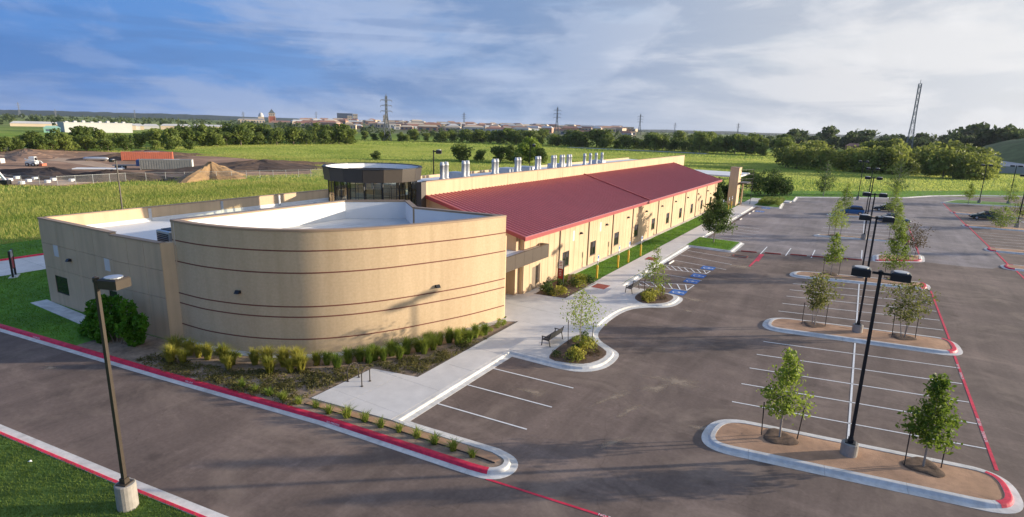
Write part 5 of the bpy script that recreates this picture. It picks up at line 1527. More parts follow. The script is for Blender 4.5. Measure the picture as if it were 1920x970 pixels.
# ---------------------------------------------------------------- grass blades (uncountable)
def blades(name, label, pts, h, w, material, z=.0, jitter=.5):
    """one triangle pair per clump, random facing; pts is an (n, 2) array"""
    n = len(pts)
    a = rng.uniform(0, 2 * np.pi, n); hh = h * rng.uniform(1 - jitter, 1 + jitter, n); ww = w * rng.uniform(.6, 1.3, n)
    lx = rng.normal(0, .35, n) * hh; ly = rng.normal(0, .35, n) * hh
    v = np.zeros((n, 3, 3))
    v[:, 0, 0] = pts[:, 0] - np.cos(a) * ww; v[:, 0, 1] = pts[:, 1] - np.sin(a) * ww
    v[:, 1, 0] = pts[:, 0] + np.cos(a) * ww; v[:, 1, 1] = pts[:, 1] + np.sin(a) * ww
    v[:, 2, 0] = pts[:, 0] + lx; v[:, 2, 1] = pts[:, 1] + ly; v[:, 2, 2] = hh
    v[:, :, 2] += z
    me = bpy.data.meshes.new(name)
    me.vertices.add(3 * n); me.vertices.foreach_set('co', v.ravel())
    me.loops.add(3 * n); me.loops.foreach_set('vertex_index', np.arange(3 * n, dtype=np.int32))
    me.polygons.add(n); me.polygons.foreach_set('loop_start', np.arange(0, 3 * n, 3, dtype=np.int32)); me.polygons.foreach_set('loop_total', np.full(n, 3, dtype=np.int32))
    me.materials.append(material); me.update(calc_edges=True)
    o = link(name, me)
    return stuff(o, label, 'grass')
def inside_np(P_, poly):
    x, y = P_[:, 0], P_[:, 1]; c = np.zeros(len(P_), bool); n = len(poly)
    for i in range(n):
        x0, y0 = poly[i]; x1, y1 = poly[i - 1]
        if y0 == y1: continue
        c ^= ((y0 > y) != (y1 > y)) & (x < (x1 - x0) * (y - y0) / (y1 - y0) + x0)
    return c
def scatter(poly, dens, holes=()):
    xs = [p[0] for p in poly]; ys = [p[1] for p in poly]
    n = int(dens * (max(xs) - min(xs)) * (max(ys) - min(ys)))
    P_ = np.column_stack([rng.uniform(min(xs), max(xs), n), rng.uniform(min(ys), max(ys), n)])
    m_ = inside_np(P_, poly)
    for h in holes: m_ &= ~inside_np(P_, h)
    return P_[m_]
M_BL_F = leaf_mat('field_blades', (.24, .33, .055), (.48, .51, .13), .03, .45)
M_BL_T = leaf_mat('tall_field_blades', (.20, .28, .04), (.52, .49, .14), .07, .45)
M_BL_L = leaf_mat('lawn_blades', (.085, .20, .016), (.20, .36, .03), .6, .4)
M_BL_N = leaf_mat('near_lawn_blades', (.06, .125, .022), (.19, .26, .05), 1.1, .4)
blades('grass', 'short mown grass of the near lawn by the single-headed lamp post', scatter([(-36, 7.0), (-16.3, 9.7), (-16.3, 2), (-36, 0)], 420), .075, .016, M_BL_N, .12)
lawn_left = [(-62.3, 11), (-46.6, 13.3), (-40.5, 14.2), (-40.5, 15.9), (-51.9, 15.9), (-51.9, 30), (-62.3, 30)]
blades('grass', 'shaded mown lawn round the left block', scatter(lawn_left, 90), .07, .03, M_BL_L, .12)
blades('grass', 'mown lawn beyond the concrete drive', scatter([(-78, 10), (-69.8, 10), (-69.8, 46), (-78, 46)], 40), .08, .04, M_BL_L, .12)
blades('grass', 'bright mown grass strip along the long wing', scatter([(-22.65, 48.8), (-20.1, 48.8), (-20.3, 112), (-22.65, 112)], 110), .07, .03, M_BL_L, .12)
blades('grass', 'bright mown grass of the square island under the oak', scatter([(-17.6, 71.2), (-12.8, 71.2), (-12.8, 77.3), (-17.6, 77.6)], 120), .07, .03, M_BL_L, .16)
site_poly = [(-127, 104), (-134, 84), (-139, 72.5), (-139.5, 62), (-135, 50), (-146, 42), (-170, 34), (-300, 20), (-330, 60), (-300, 95), (-240, 112), (-205, 126), (-160, 128)]
bld = [(-53, 15), (-20, 15), (-20, 126), (-53, 126)]
wedge_l = [(-78.5, 21), (-78.5, 48), (-56, 48), (-56, 121), (-70, 150), (-120, 170), (-210, 140), (-290, 100), (-340, 70), (-330, 20), (-160, 10), (-95, 6)]
blades('grass', 'tall seeding grass of the field beside the left block', scatter(wedge_l, 4.0, (site_poly,)), .42, .07, M_BL_T, -.05)
blades('grass', 'tall seeding grass close to the left block', scatter([(-78.5, 21), (-78.5, 48), (-56, 48), (-56, 90), (-90, 92), (-118, 84), (-130, 48), (-120, 18)], 12), .38, .045, M_BL_T, -.05)
wedge_c = [(-56, 121), (-26, 148), (0, 173), (30, 207), (75, 233), (110, 290), (60, 330), (-40, 330), (-150, 330), (-290, 260), (-290, 130), (-210, 140), (-120, 170)]
blades('grass', 'bright green field grass behind the long wing', scatter(wedge_c, 2.6), .30, .13, M_BL_F, -.05)
blades('grass', 'field grass in front of the far tree line', scatter([(-290, 260), (-150, 330), (-40, 330), (60, 330), (60, 480), (-120, 470), (-330, 380), (-420, 250), (-300, 100)], .55), .40, .35, M_BL_F, -.05)
blades('grass', 'bright mown verge beyond the lot kerb', scatter(far_strip, 8), .08, .08, M_BL_L, .12)

# ---------------------------------------------------------------- trees of the field and the tree lines
def proto_tree(seed, H, r_, n, leaf, material, trunk=.2, name='tree'):
    rs = random.Random(seed)
    lobes = []
    for k_ in range(17):
        a = rs.uniform(0, 6.28); d = r_ * rs.uniform(.1, .72); z = H * rs.uniform(.14, .82)
        s_ = r_ * rs.uniform(.3, .5) * (1.15 - .5 * abs(z / H - .5))
        lobes.append((d * math.cos(a), d * math.sin(a), z, s_, s_, s_ * rs.uniform(.6, .95)))
    lobes.append((0, 0, H * .85, r_ * .35, r_ * .35, H * .14))
    cr = MB(); leaf_cloud(cr, lobes, n, leaf, .6, .6, rs)
    tr = MB(); tr.tube((0, 0, -.3), (rs.uniform(-.2, .2), rs.uniform(-.2, .2), H * .45), H * .028, H * .014, 7, False)
    for l_ in lobes[:6]: tr.tube((0, 0, H * .25), l_[:3], H * .012, H * .004, 5, False)
    return mesh('crown', cr, material), mesh('trunk', tr, M_BARK)
PF = [proto_tree(100 + i, 10, 5.0, 1150, .62, M_LEAF_F) for i in range(6)]
PG = [proto_tree(120 + i, 10, 5.4, 1300, .58, M_LEAF_G) for i in range(5)]
PY = [proto_tree(135, 10, 5.2, 1500, .55, leaf_mat('bright_field_leaves', (.15, .22, .025), (.36, .44, .07), .4))]
PB = [proto_tree(140 + i, 10, 7.5, 1200, .62, M_LEAF_G) for i in range(3)]
PD = [proto_tree(150 + i, 10, 5.6, 600, .9, M_LEAF_FAR) for i in range(4)]
def tree(protos, loc, H, label, group, wide=1.0, rs=random, name='field_tree', z=-.1):
    c, t_ = rs.choice(protos)
    o = link(name, None, None, (loc[0], loc[1], z), rs.uniform(0, 6.28)); o.empty_display_size = .5
    s_ = H / 9.2; o.scale = (s_ * wide, s_ * wide, s_)
    link('crown', c, o); link('trunk', t_, o)
    return tag(o, label, 'tree', group)
rs_ = random.Random(200)
def tree_row(p0, p1, H0, H1, step_, depth, label, group, protos, wide=(.9, 1.25), skip=0.0, z=-.1):
    L_ = math.hypot(p1[0] - p0[0], p1[1] - p0[1]); step = step_ * .72
    n = int(L_ / step)
    nx, ny = -(p1[1] - p0[1]) / L_, (p1[0] - p0[0]) / L_
    for i in range(n + 1):
        if rs_.random() < skip: continue
        f_ = (i + rs_.uniform(-.35, .35)) / max(1, n); d = rs_.uniform(-depth, depth)
        H = (H0 + (H1 - H0) * f_) * rs_.uniform(.55, 1.22)
        tree(protos, (p0[0] + (p1[0] - p0[0]) * f_ + nx * d, p0[1] + (p1[1] - p0[1]) * f_ + ny * d), H, label, group, rs_.uniform(*wide), rs_, z=z)
lab = 'dense green tree in the hedgerow beyond the construction site'
tree_row((-251.74, 72.59), (-262.42, 145.39), 6.5, 7.5, 7.5, 6, lab, 'hedgerow beyond the construction site', PF)
tree_row((-273.84, 78.96), (-284.28, 157.50), 6.5, 8.5, 9, 6, lab, 'hedgerow beyond the construction site', PF)
tree_row((-288.66, 159.93), (-292.10, 265.90), 9, 10.5, 8, 9, lab, 'hedgerow beyond the construction site', PF)
tree_row((-306.15, 169.62), (-306.88, 279.37), 9.5, 11, 9, 9, lab, 'hedgerow beyond the construction site', PF, skip=.1)
tree_row((-327.66, 108.01), (-327.06, 162.04), 4.5, 5, 9, 2, 'small round tree in the thin row before the white warehouse', 'thin row before the warehouse', PF)
lab = 'dark tree in the tree line across the green field'
tree_row((-343.63, 320.66), (-274.60, 393.69), 8.0, 9.5, 9.5, 9, lab, 'tree line across the green field', PF, skip=.12)
tree_row((-281.51, 388.78), (-190.59, 413.16), 10.0, 11, 8.5, 9, lab, 'tree line across the green field', PF)
tree_row((-190.59, 413.16), (-43.81, 402.62), 11, 11.5, 8.5, 8, lab, 'tree line across the green field', PF)
tree_row((-297.48, 426.50), (-50.84, 467.24), 10, 12, 12, 12, lab, 'tree line across the green field', PF, skip=.15)
lab = 'bushy sunlit tree in the grove at the field edge'
tree_row((-27.78, 273.59), (33.99, 259.79), 8.0, 9.5, 6.5, 5, lab, 'grove at the field edge', PB, (.8, 1.0))
tree_row((-26.04, 298.87), (39.15, 287.34), 9, 11.5, 8, 7, lab, 'grove at the field edge', PG, (1, 1.25))
tree_row((-3.98, 329.98), (44.87, 316.84), 11, 13, 9, 8, lab, 'grove at the field edge', PG, (1, 1.25))
lab = 'dark tree in the wood behind the grove'
tree_row((-78.49, 635.17), (95.50, 551.80), 14, 17, 13, 14, lab, 'wood behind the grove', PD)
tree_row((-77.88, 715.78), (109.15, 630.62), 17, 20, 16, 18, lab, 'wood behind the grove', PD)
tree_row((20.94, 799.73), (126.19, 688.53), 21, 23, 18, 20, lab, 'wood behind the grove', PD)
# single trees standing in the field behind the wing
FT = [((-135.67, 183.25), 6.8, 1.35, PF, 'spreading dark tree alone in the field behind the exhaust stacks'), ((-132.22, 190.64), 4.6, 1.0, PF, 'small round dark tree next to the spreading field tree'),
      ((-124.30, 193.52), 6.0, 1.2, PF, 'dark field tree on the stack side of the bright tall one'), ((-124.87, 202.61), 6.4, 1.1, PF, 'dark field tree touching the bright tall one'),
      ((-113.71, 197.62), 9.8, .95, PY, 'tall bright yellow-green tree in the field'), ((-108.53, 198.24), 6.0, .9, PF, 'dark bush on the far side of the bright tall field tree'), ((-114.12, 190.42), 3.8, 1.3, PF, 'low bush at the foot of the bright field tree')]
for p, H, w, pr, lab in FT:
    tree(pr, p, H, lab, 'trees alone in the field', w, rs_)
for p, H in (((-163.56, 164.53), 3), ((-28.90, 187.79), 2.4), ((-30.63, 189.54), 2.8), ((-12.76, 261.69), 3)):
    tree(PF, p, H, 'low dark bush alone in the open field', 'low bushes in the open field', 1.4, rs_)

# far woodland, read as one mass
def far_wood(name, label, spots, material, leaf=2.2, n=26):
    mb = MB(); rs = random.Random(5)
    for x_, y_, H in spots:
        leaf_cloud(mb, [(x_, y_, H * .5, H * .55, H * .55, H * .5)], n, leaf * H / 10, .7, .8, rs)
    return stuff(obj(name, mb, material), label, 'woodland')
sp = []
azc = [(-0.97, 0.26), (0.21, 0.98)]
a0, a1 = math.atan2(azc[0][1], azc[0][0]), math.atan2(azc[1][1], azc[1][0])
for _ in range(1900):
    f_ = rs_.random(); a = a0 + (a1 - a0) * f_; D = 620 + 3300 * rs_.random() ** 1.3
    x_, y_ = D * math.cos(a), D * math.sin(a)
    if math.sin(x_ * .006 + 1.1) + math.sin(y_ * .009 + D * .004) + rs_.uniform(-.8, .8) < -.1: continue
    sp.append((x_, y_, rs_.uniform(6, 11)))
far_wood('far_woodland', 'scattered dark far-off trees between town and horizon', sp, M_LEAF_FAR)

# distant ridge and nearer hill
def ridge(name, pts, depth, material, n2=10, rough=1.0):
    """pts: (x, y, height) along the crest; slopes fall away on both sides"""
    mb = MB(); m_ = len(pts); vs = []
    for (x, y, z) in pts:
        L_ = math.hypot(x, y); ux, uy = x / L_, y / L_
        for j in range(n2 + 1):
            t_ = j / n2 * 2 - 1
            prof = (1 - t_ * t_) ** 1.2
            vs.append((x + ux * depth * t_, y + uy * depth * t_, -1 + z * prof * (1 + random.uniform(-.04, .04) * rough)))
    fs = [(i * (n2 + 1) + j, i * (n2 + 1) + j + 1, (i + 1) * (n2 + 1) + j + 1, (i + 1) * (n2 + 1) + j) for i in range(m_ - 1) for j in range(n2)]
    mb.add(vs, fs)
    return struct(name, mb, material, True)
M_HILL = mat('wooded_ridge', (.018, .042, .035), .95, .25, .02, 1.0, .15, var2=.3, vscale2=.004)
M_HILLG = mat('grassy_hill', (.13, .145, .055), .95, .25, .15, 1.0, 2.0, var2=.2, vscale2=.03)
RZ = [((-5100.72, 1011.25), 29.9), ((-5023.04, 1345.02), 31.7), ((-4951.03, 1589.76), 28.4), ((-4858.83, 1852.51), 31.9), ((-4742.55, 2132.67), 32.0), ((-4598.04, 2428.59), 35.9), ((-4421.18, 2737.36), 31.9),
      ((-4161.20, 3118.39), 29.9), ((-3845.30, 3500.52), 23.2), ((-3473.17, 3870.02), 25.1), ((-3123.48, 4157.39), 15.1), ((-2585.45, 4511.70), 14.7), ((-1970.87, 4812.03), 15.6), ((-1349.65, 5021.80), 20.9), ((-562.49, 5169.49), 18.8), ((445.94, 5180.84), 19.7), ((1329.20, 5027.25), 21.4)]
crest = []
for (p, z), (q, z2) in zip(RZ[:-1], RZ[1:]):
    for j in range(8):
        t_ = j / 8; crest.append((p[0] + (q[0] - p[0]) * t_, p[1] + (q[1] - p[1]) * t_, max(2, z + (z2 - z) * t_ + 1 + random.uniform(-2.5, 2.5))))
ridge('far_ridge', crest, 1300, M_HILL)
sp = [(x_ * rs_.uniform(.9, .99), y_ * rs_.uniform(.9, .99), rs_.uniform(8, 12)) for x_, y_, z in crest for _ in range(5)]
hb = [((40.31, 468.27), 1.0), ((56.46, 466.60), 9), ((69.24, 454.76), 14.5), ((83.27, 442.23), 18), ((103.29, 427.70), 22), ((131.17, 398.99), 24)]
crest = []
for (p, z), (q, z2) in zip(hb[:-1], hb[1:]):
    for j in range(6):
        t_ = j / 6; crest.append((p[0] + (q[0] - p[0]) * t_, p[1] + (q[1] - p[1]) * t_, z + (z2 - z) * t_))
ridge('grassy_hill', crest, 80, M_HILLG, 12, .3)
tree_row((63.63, 556.37), (96.23, 511.02), 20, 24, 9, 12, 'dark tree on the crest behind the grassy hill', 'trees behind the grassy hill', PD)

# highway embankment glimpsed through the grove, and the low kerbed road in front of the tree line
M_ROADF = mat('far_road', (.36, .36, .37), .85, .08, .1)
def strip(name, a, b, w, z0, z1, material):
    d = Vector((b[0] - a[0], b[1] - a[1])).normalized(); nx, ny = -d.y * w / 2, d.x * w / 2
    return struct(name, MB().add([(a[0] - nx, a[1] - ny, -.2), (b[0] - nx, b[1] - ny, -.2), (b[0] + nx, b[1] + ny, -.2), (a[0] + nx, a[1] + ny, -.2),
                                  (a[0] - nx * .9, a[1] - ny * .9, z0), (b[0] - nx * .9, b[1] - ny * .9, z1), (b[0] + nx * .9, b[1] + ny * .9, z1), (a[0] + nx * .9, a[1] + ny * .9, z0)],
                                 [(4, 5, 6, 7), (0, 1, 5, 4), (1, 2, 6, 5), (2, 3, 7, 6), (3, 0, 4, 7)]), material)
strip('highway', (31.27, 499.02), (56.28, 325.17), 26, 4.5, 3.0, M_ROADF)
strip('field_road', (-186.44, 381.92), (-88.63, 384.93), 5, .35, .35, M_ROADF)

# ---------------------------------------------------------------- construction site
M_EARTH = mat('bare_earth', (.34, .20, .12), .95, .35, .18, 1.0, 3, var2=.35, vscale2=.06)
M_DARKE = mat('dark_soil', (.085, .056, .040), .95, .35, .5, 1.0, 3, var2=.2, vscale2=.1)
M_SAND = mat('sand_heap', (.29, .185, .095), .95, .15, .6, .8, 5, var2=.15, vscale2=.2)
M_SANDP = mat('pale_track', (.50, .34, .22), .95, .15, .4, .8, 4)
struct('bare_earth', MB().prism(site_poly, -.3, .02), M_EARTH)
struct('haul_road', MB().prism([(-330, 62), (-205, 76), (-176, 74), (-176, 79), (-205, 84), (-330, 75)], -.2, .06), M_SANDP)
struct('pier_pad', MB().prism([(-139.5, 57), (-137, 50), (-147, 43), (-172, 36), (-250, 30), (-250, 48), (-185, 56)], -.2, .05), M_SANDP)
def heap(name, label, c, rx, ry, h, rz, material, seed, top='struct', rough=.18, n=40, m_=14):
    rs = random.Random(seed); mb = MB(); vs = [(0, 0, h)]
    ph = [rs.uniform(0, 6.28) for _ in range(6)]
    for j in range(1, m_ + 1):
        q = j / m_
        for i in range(n):
            a = 2 * math.pi * i / n
            e = 1 + 1.3 * rough * (math.sin(3 * a + ph[0]) + .6 * math.sin(5 * a + ph[1]) + .4 * math.sin(8 * a + ph[2]))
            z = h * (1 - q) ** 1.1 * (1 + rough * .5 * math.sin(3 * a + ph[3] + q * 4)) + h * (.05 * math.sin(rx * q * math.cos(a) * 1.3 + ph[4]) * math.sin(ry * q * math.sin(a) * .8 + ph[5]) + rs.uniform(-.035, .035))
            vs.append((rx * q * e * math.cos(a), ry * q * e * math.sin(a), z if j < m_ else -.15))
    fs = [(0, 1 + i, 1 + (i + 1) % n) for i in range(n)]
    for j in range(m_ - 1):
        for i in range(n):
            a, b = 1 + j * n + i, 1 + j * n + (i + 1) % n
            fs.append((a, a + n, b + n, b))
    o = obj(name, mb.add(vs, fs), material, None, False, (c[0], c[1], 0), rz)
    return tag(o, label, 'heap')
heap('sand_heap', 'tall tan sand heap at the fence corner of the construction site', (-134.6, 80.4), 6.5, 12.0, 3.7, R(38), M_SAND, 3)
heap('soil_heap', 'long dark soil embankment behind the sand heap', (-152, 106), 13, 30, 2.4, R(10), M_DARKE, 4)
heap('soil_heap', 'long low dark soil heap in front of the skid steer', (-160, 57), 7, 22, 1.9, R(105), M_DARKE, 5)
heap('soil_heap', 'dark soil heap continuing towards the lone field lamp post', (-143, 62), 5, 13, 2.2, R(130), M_DARKE, 6)
heap('soil_heap', 'dark soil bank behind the orange container', (-213, 104), 9, 25, 2.6, R(20), M_DARKE, 7)
heap('soil_heap', 'flat brown soil bank at the site edge', (-252, 84), 12, 40, 1.6, R(80), M_EARTH, 8)
M_ORANGE = mat('orange_steel', (.50, .16, .095), .6, .08, .8, .15, 10)
M_GREYC = mat('grey_container', (.26, .26, .235), .6, .08, .8, .15, 10)
def container(label, c, L_, rz, material, name='shipping_container'):
    t = thing(name, label, 'container', (c[0], c[1], .05), rz)
    obj('shell', MB().box(-L_ / 2, L_ / 2, -1.22, 1.22, .15, 2.75), material, t)
    for s_ in (-1, 1):
        mb = MB(); n = int(L_ / .6)
        for i in range(n):
            x_ = -L_ / 2 + .35 + i * .6
            mb.box(x_, x_ + .28, min(s_ * 1.22, s_ * 1.27), max(s_ * 1.22, s_ * 1.27), .3, 2.6)
        stuff(obj('corrugation', mb, material, t))
    obj('door', MB().box(L_ / 2, L_ / 2 + .06, -1.15, 1.15, .25, 2.65), M_SIGNW if material is M_GREYC else material, t)
    for x_ in (-L_ / 2 + .1, L_ / 2 - .1):
        for y_ in (-1.15, 1.15): obj('corner_post', MB().box(x_ - .12, x_ + .12, y_ - .12, y_ + .12, 0, 2.8), material, t)
    obj('roof_marking', MB().box(-L_ * .05, L_ * .25, -.6, .2, 2.751, 2.765), M_SIGNW, t)
    return t
container('orange steel shipping container on the bare earth site', (-197.5, 97.0), 14.0, R(57), M_ORANGE)
container('grey shipping container with a pale end door beside the sand heap', (-160.5, 83.5), 12.2, R(52), M_GREYC)
def wheel(p, r_, w, parent, ax='y'):
    mb = MB().tube((p[0], p[1] - w / 2, p[2]), (p[0], p[1] + w / 2, p[2]), r_, n=16)
    o = obj('wheel', mb, M_BLACK, parent)
    obj('rim', MB().tube((p[0], p[1] - w / 2 - .01, p[2]), (p[0], p[1] + w / 2 + .01, p[2]), r_ * .58, n=12), M_STEEL, o)
t = thing('truck', 'blue and white flatbed truck cab parked by the grey container', 'truck', (-168, 78.0, .02), R(50))
M_TBLUE = mat('truck_blue', (.06, .12, .30), .4, spec=.5)
obj('cab', MB().bbox(1.5, 3.4, -1.1, 1.1, .8, 2.6, .25), M_TBLUE, t); obj('windscreen', MB().box(3.35, 3.42, -.95, .95, 1.7, 2.35), M_GLASSD, t)
obj('bonnet', MB().bbox(3.4, 4.6, -1.0, 1.0, .7, 1.6, .2), M_SIGNW, t); obj('flat_bed', MB().box(-4, 1.4, -1.15, 1.15, .9, 1.1), M_GREYC, t)
for x_ in (3.9, -1.8, -3.0):
    for y_ in (-.95, .95): wheel((x_, y_, .5), .5, .35, t)
t = thing('skid_steer', 'small white and orange skid steer loader on the pale haul road', 'loader', (-191, 64.5, .05), R(40))
obj('body', MB().bbox(-1.5, .9, -.8, .8, .5, 1.4, .15), M_SIGNW, t); obj('cab', MB().bbox(-.6, .8, -.6, .6, 1.4, 2.5, .15), M_SIGNW, t); obj('cab_glass', MB().box(.78, .83, -.5, .5, 1.5, 2.3), M_GLASSD, t)
for s_ in (-.9, .9): obj('lift_arm', MB().beam((-1.4, s_, 1.9), (1.4, s_, 1.2), .2, .25).beam((1.4, s_, 1.2), (2.0, s_, .4), .2, .2), M_SIGNW, t)
obj('bucket', MB().box(1.9, 2.7, -1.0, 1.0, .1, .7), M_ORANGE, t)
for x_ in (-.9, .6):
    for y_ in (-.95, .95): wheel((x_, y_, .45), .45, .35, t)
t = thing('excavator', 'white excavator with its boom reaching over the foundation piers', 'excavator', (-150, 38.5, .05), R(38))
obj('upper_body', MB().bbox(-2.2, 1.2, -1.2, 1.2, 1.1, 2.2, .2), M_SIGNW, t); obj('cab', MB().bbox(0, 1.3, .2, 1.2, 2.2, 3.1, .15), M_GLASSD, t)
obj('boom', MB().beam((1.0, 0, 1.8), (4.2, 0, 4.2), .45, .6).beam((4.2, 0, 4.2), (7.0, 0, 2.6), .4, .5), M_SIGNW, t)
obj('dipper_arm', MB().beam((7.0, 0, 2.8), (8.2, 0, .9), .35, .4), M_SIGNW, t); obj('bucket', MB().box(7.6, 8.9, -.6, .6, .1, .95), M_BLACK, t)
for s_ in (-1, 1): obj('track', MB().bbox(-1.9, 1.9, s_ * 1.1 - .3, s_ * 1.1 + .3, 0, .9, .25), M_BLACK, t)
t = thing('stone_block', 'pale square block stack on the haul road near the loader', 'block stack', (-208, 61.5, .05), R(30))
for i in range(3): obj('block', MB().bbox(-2.4 + i * 1.62, -.82 + i * 1.62, -.7, .7, 0, 1.3, .05), M_CONC, t)
t = thing('pipe_stack', 'white pipes stacked on the earth in front of the grey container', 'pipes', (-170.5, 71.5, .02), R(50))
for i in range(9): obj('pipe', MB().tube((-5.5, -1.6 + i * .4, .25), (5.5 - .3 * (i % 3), -1.6 + i * .4, .25), .17, n=10), M_SIGNW, t)
for q in range(2): obj('bearer', MB().box(-3 + q * 6, -2.8 + q * 6, -2, 2, 0, .1), M_BARK, t)
t = thing('storage_tank', 'long pale rounded tank lying beside the orange container', 'tank', (-203, 84.5, .02), R(50))
obj('shell', MB().lathe(0, 0, [(0, -3.4), (.35, -3.2), (.5, -2.6), (.55, 0), (.5, 2.6), (.35, 3.2), (0, 3.4)], 14), M_STEEL, t, True).rotation_euler = (0, R(90), 0)
t.location.z = .75
for q in (-2.5, 2.5): obj('cradle', MB().box(q - .2, q + .2, -.7, .7, -.75, -.5), M_BARK, t)
# foundation piers in rows
for i in range(4):
    for j in range(13):
        x_, y_ = -140.5 - i * 5.2 - j * .5, 56.5 - j * 3.1 + i * .5 - 5
        x_, y_ = -143 - j * 4.2 - i * .3, 53.5 - j * 1.75 - i * 4.2 + 1.0
        if not inside((x_, y_), [(-138.5, 58), (-137, 50), (-148, 42.5), (-175, 34), (-240, 28), (-240, 48), (-185, 57)]): continue
        p_ = tag(obj('foundation_pier', MB().lathe(0, 0, [(.55, -.05), (.55, .5), (.5, .55), (0, .55)], 10), M_SIGNW, None, False, (x_, y_, .05)), 'low white foundation pier in the rows on the building pad', 'pier', 'foundation piers in rows')
# chain-link fence round the site
M_CHAIN = mat('galvanised_fence', (.42, .43, .43), .5, metal=.4)
def mesh_wire_mat():
    m_ = bpy.data.materials.new('chain_link'); m_.use_nodes = True
    t_ = m_.node_tree; b = t_.nodes['Principled BSDF']; b.inputs['Base Color'].default_value = (.4, .41, .41, 1); b.inputs['Metallic'].default_value = .4
    b.inputs['Alpha'].default_value = .08
    return m_
M_WIRE = mesh_wire_mat()
fpts = [(-205, 27), (-176, 34), (-147, 41.5), (-136.5, 49.5), (-136.5, 62), (-131.5, 72), (-126.5, 84), (-120.5, 98), (-118, 106), (-128, 122)]
t = thing('chain_link_fence', 'grey chain-link fence with posts round the construction site', 'fence', (-140, 60, 0))
fp = resample(fpts, 3.0)
for i, p in enumerate(fp):
    obj('post', MB().tube((p[0] + 140, p[1] - 60, -.05), (p[0] + 140, p[1] - 60, 1.9), .045, n=7), M_CHAIN, t)
for a, b in zip(fp[:-1], fp[1:]):
    obj('wire_panel', MB().add([(a[0] + 140, a[1] - 60, .05), (b[0] + 140, b[1] - 60, .05), (b[0] + 140, b[1] - 60, 1.8), (a[0] + 140, a[1] - 60, 1.8)], [(0, 1, 2, 3)]), M_WIRE, t)
    obj('top_rail', MB().beam((a[0] + 140, a[1] - 60, 1.82), (b[0] + 140, b[1] - 60, 1.82), .04), M_CHAIN, t)

# ---------------------------------------------------------------- cars
def loft(secs, ring):
    """secs: list of (x, half width, z low, z high, top inset); ring builds a rounded section"""
    mb = MB(); n = None; vs = []; fs = []
    for s_ in secs:
        r_ = ring(*s_); n = len(r_); vs += r_
    for i in range(len(secs) - 1):
        for j in range(n):
            fs.append((i * n + j, i * n + (j + 1) % n, (i + 1) * n + (j + 1) % n, (i + 1) * n + j))
    fs += [tuple(range(n - 1, -1, -1)), tuple(range((len(secs) - 1) * n, len(secs) * n))]
    return mb.add(vs, fs)
def ring(x, w, z0, z1, ins):
    return [(x, -w * .9, z0), (x, w * .9, z0), (x, w, z0 + .12), (x, w, z0 + (z1 - z0) * .6), (x, w - ins, z1), (x, -w + ins, z1), (x, -w, z0 + (z1 - z0) * .6), (x, -w, z0 + .12)]
def car(label, loc, rz, col, hatch=False, name='parked_car'):
    t = thing(name, label, 'car', (*loc, .012), rz, 'cars parked on the lot')
    paint = mat('paint_' + name + str(len(MATS)), col, .25, spec=.6)
    if hatch:
        body = [(-1.95, .72, .35, .85, .05), (-1.85, .82, .25, .98, .06), (-.9, .86, .22, 1.0, .07), (.9, .86, .22, .98, .07), (1.5, .83, .22, .88, .1), (1.9, .74, .28, .72, .1), (2.0, .62, .36, .6, .05)]
        cab = [(-1.85, .70, .95, 1.0, .05), (-1.55, .74, .95, 1.42, .14), (-.6, .76, .95, 1.53, .16), (.25, .76, .95, 1.5, .16), (1.05, .72, .95, 1.02, .1)]
        roof = [(-1.5, .60, 1.40, 1.46, .1), (-.6, .62, 1.5, 1.56, .1), (.2, .60, 1.47, 1.53, .1)]
        wx = (-1.25, 1.3)
    else:
        body = [(-2.35, .70, .4, .82, .05), (-2.25, .82, .27, .95, .07), (-1.3, .88, .22, .98, .08), (1.0, .88, .22, .95, .08), (1.8, .85, .22, .86, .1), (2.25, .74, .28, .72, .1), (2.35, .6, .36, .6, .05)]
        cab = [(-1.75, .70, .93, .98, .05), (-1.1, .74, .93, 1.36, .16), (-.3, .76, .93, 1.44, .17), (.3, .75, .93, 1.41, .17), (1.2, .70, .93, .97, .1)]
        roof = [(-1.05, .57, 1.34, 1.40, .1), (-.3, .6, 1.42, 1.47, .1), (.28, .58, 1.39, 1.44, .1)]
        wx = (-1.4, 1.45)
    obj('body', loft(body, ring), paint, t); obj('windows', loft(cab, ring), M_GLASSD, t); obj('roof', loft(roof, ring), paint, t)
    for x_ in wx:
        for s_ in (-1, 1): wheel((x_, s_ * .78, .32), .32, .2, t)
    for s_ in (-1, 1):
        obj('headlight', MB().bbox(body[-2][0] - .02, body[-2][0] + .1, s_ * .55 - .14, s_ * .55 + .14, .56, .68, .02), M_LENS, t)
        obj('tail_light', MB().bbox(body[0][0] - .02, body[0][0] + .12, s_ * .6 - .12, s_ * .6 + .12, .66, .82, .02), M_SIGNR, t)
        obj('mirror', MB().bbox(.75, .9, s_ * .97 - .08, s_ * .97 + .08, .95, 1.07, .02), paint, t)
    obj('bumper', MB().bbox(body[0][0] - .03, body[0][0] + .1, -.6, .6, .32, .5, .03), paint, t)
    obj('number_plate', MB().box(body[0][0] - .05, body[0][0] - .03, -.15, .15, .5, .6), M_SIGNW, t)
    return t
car('bright blue hatchback parked behind the green young trees', (-1.0, 120.6), R(186), (.012, .10, .30), True)
car('black sedan parked beyond the grey sedan', (4.7, 131.0), R(186), (.012, .013, .016))
car('grey-blue sedan parked by the light green young trees', (5.2, 113.6), R(8), (.10, .13, .17))
car('dark green sedan parked on the side lot behind the rounded bush', (19.6, 131.0), R(186), (.008, .035, .03))

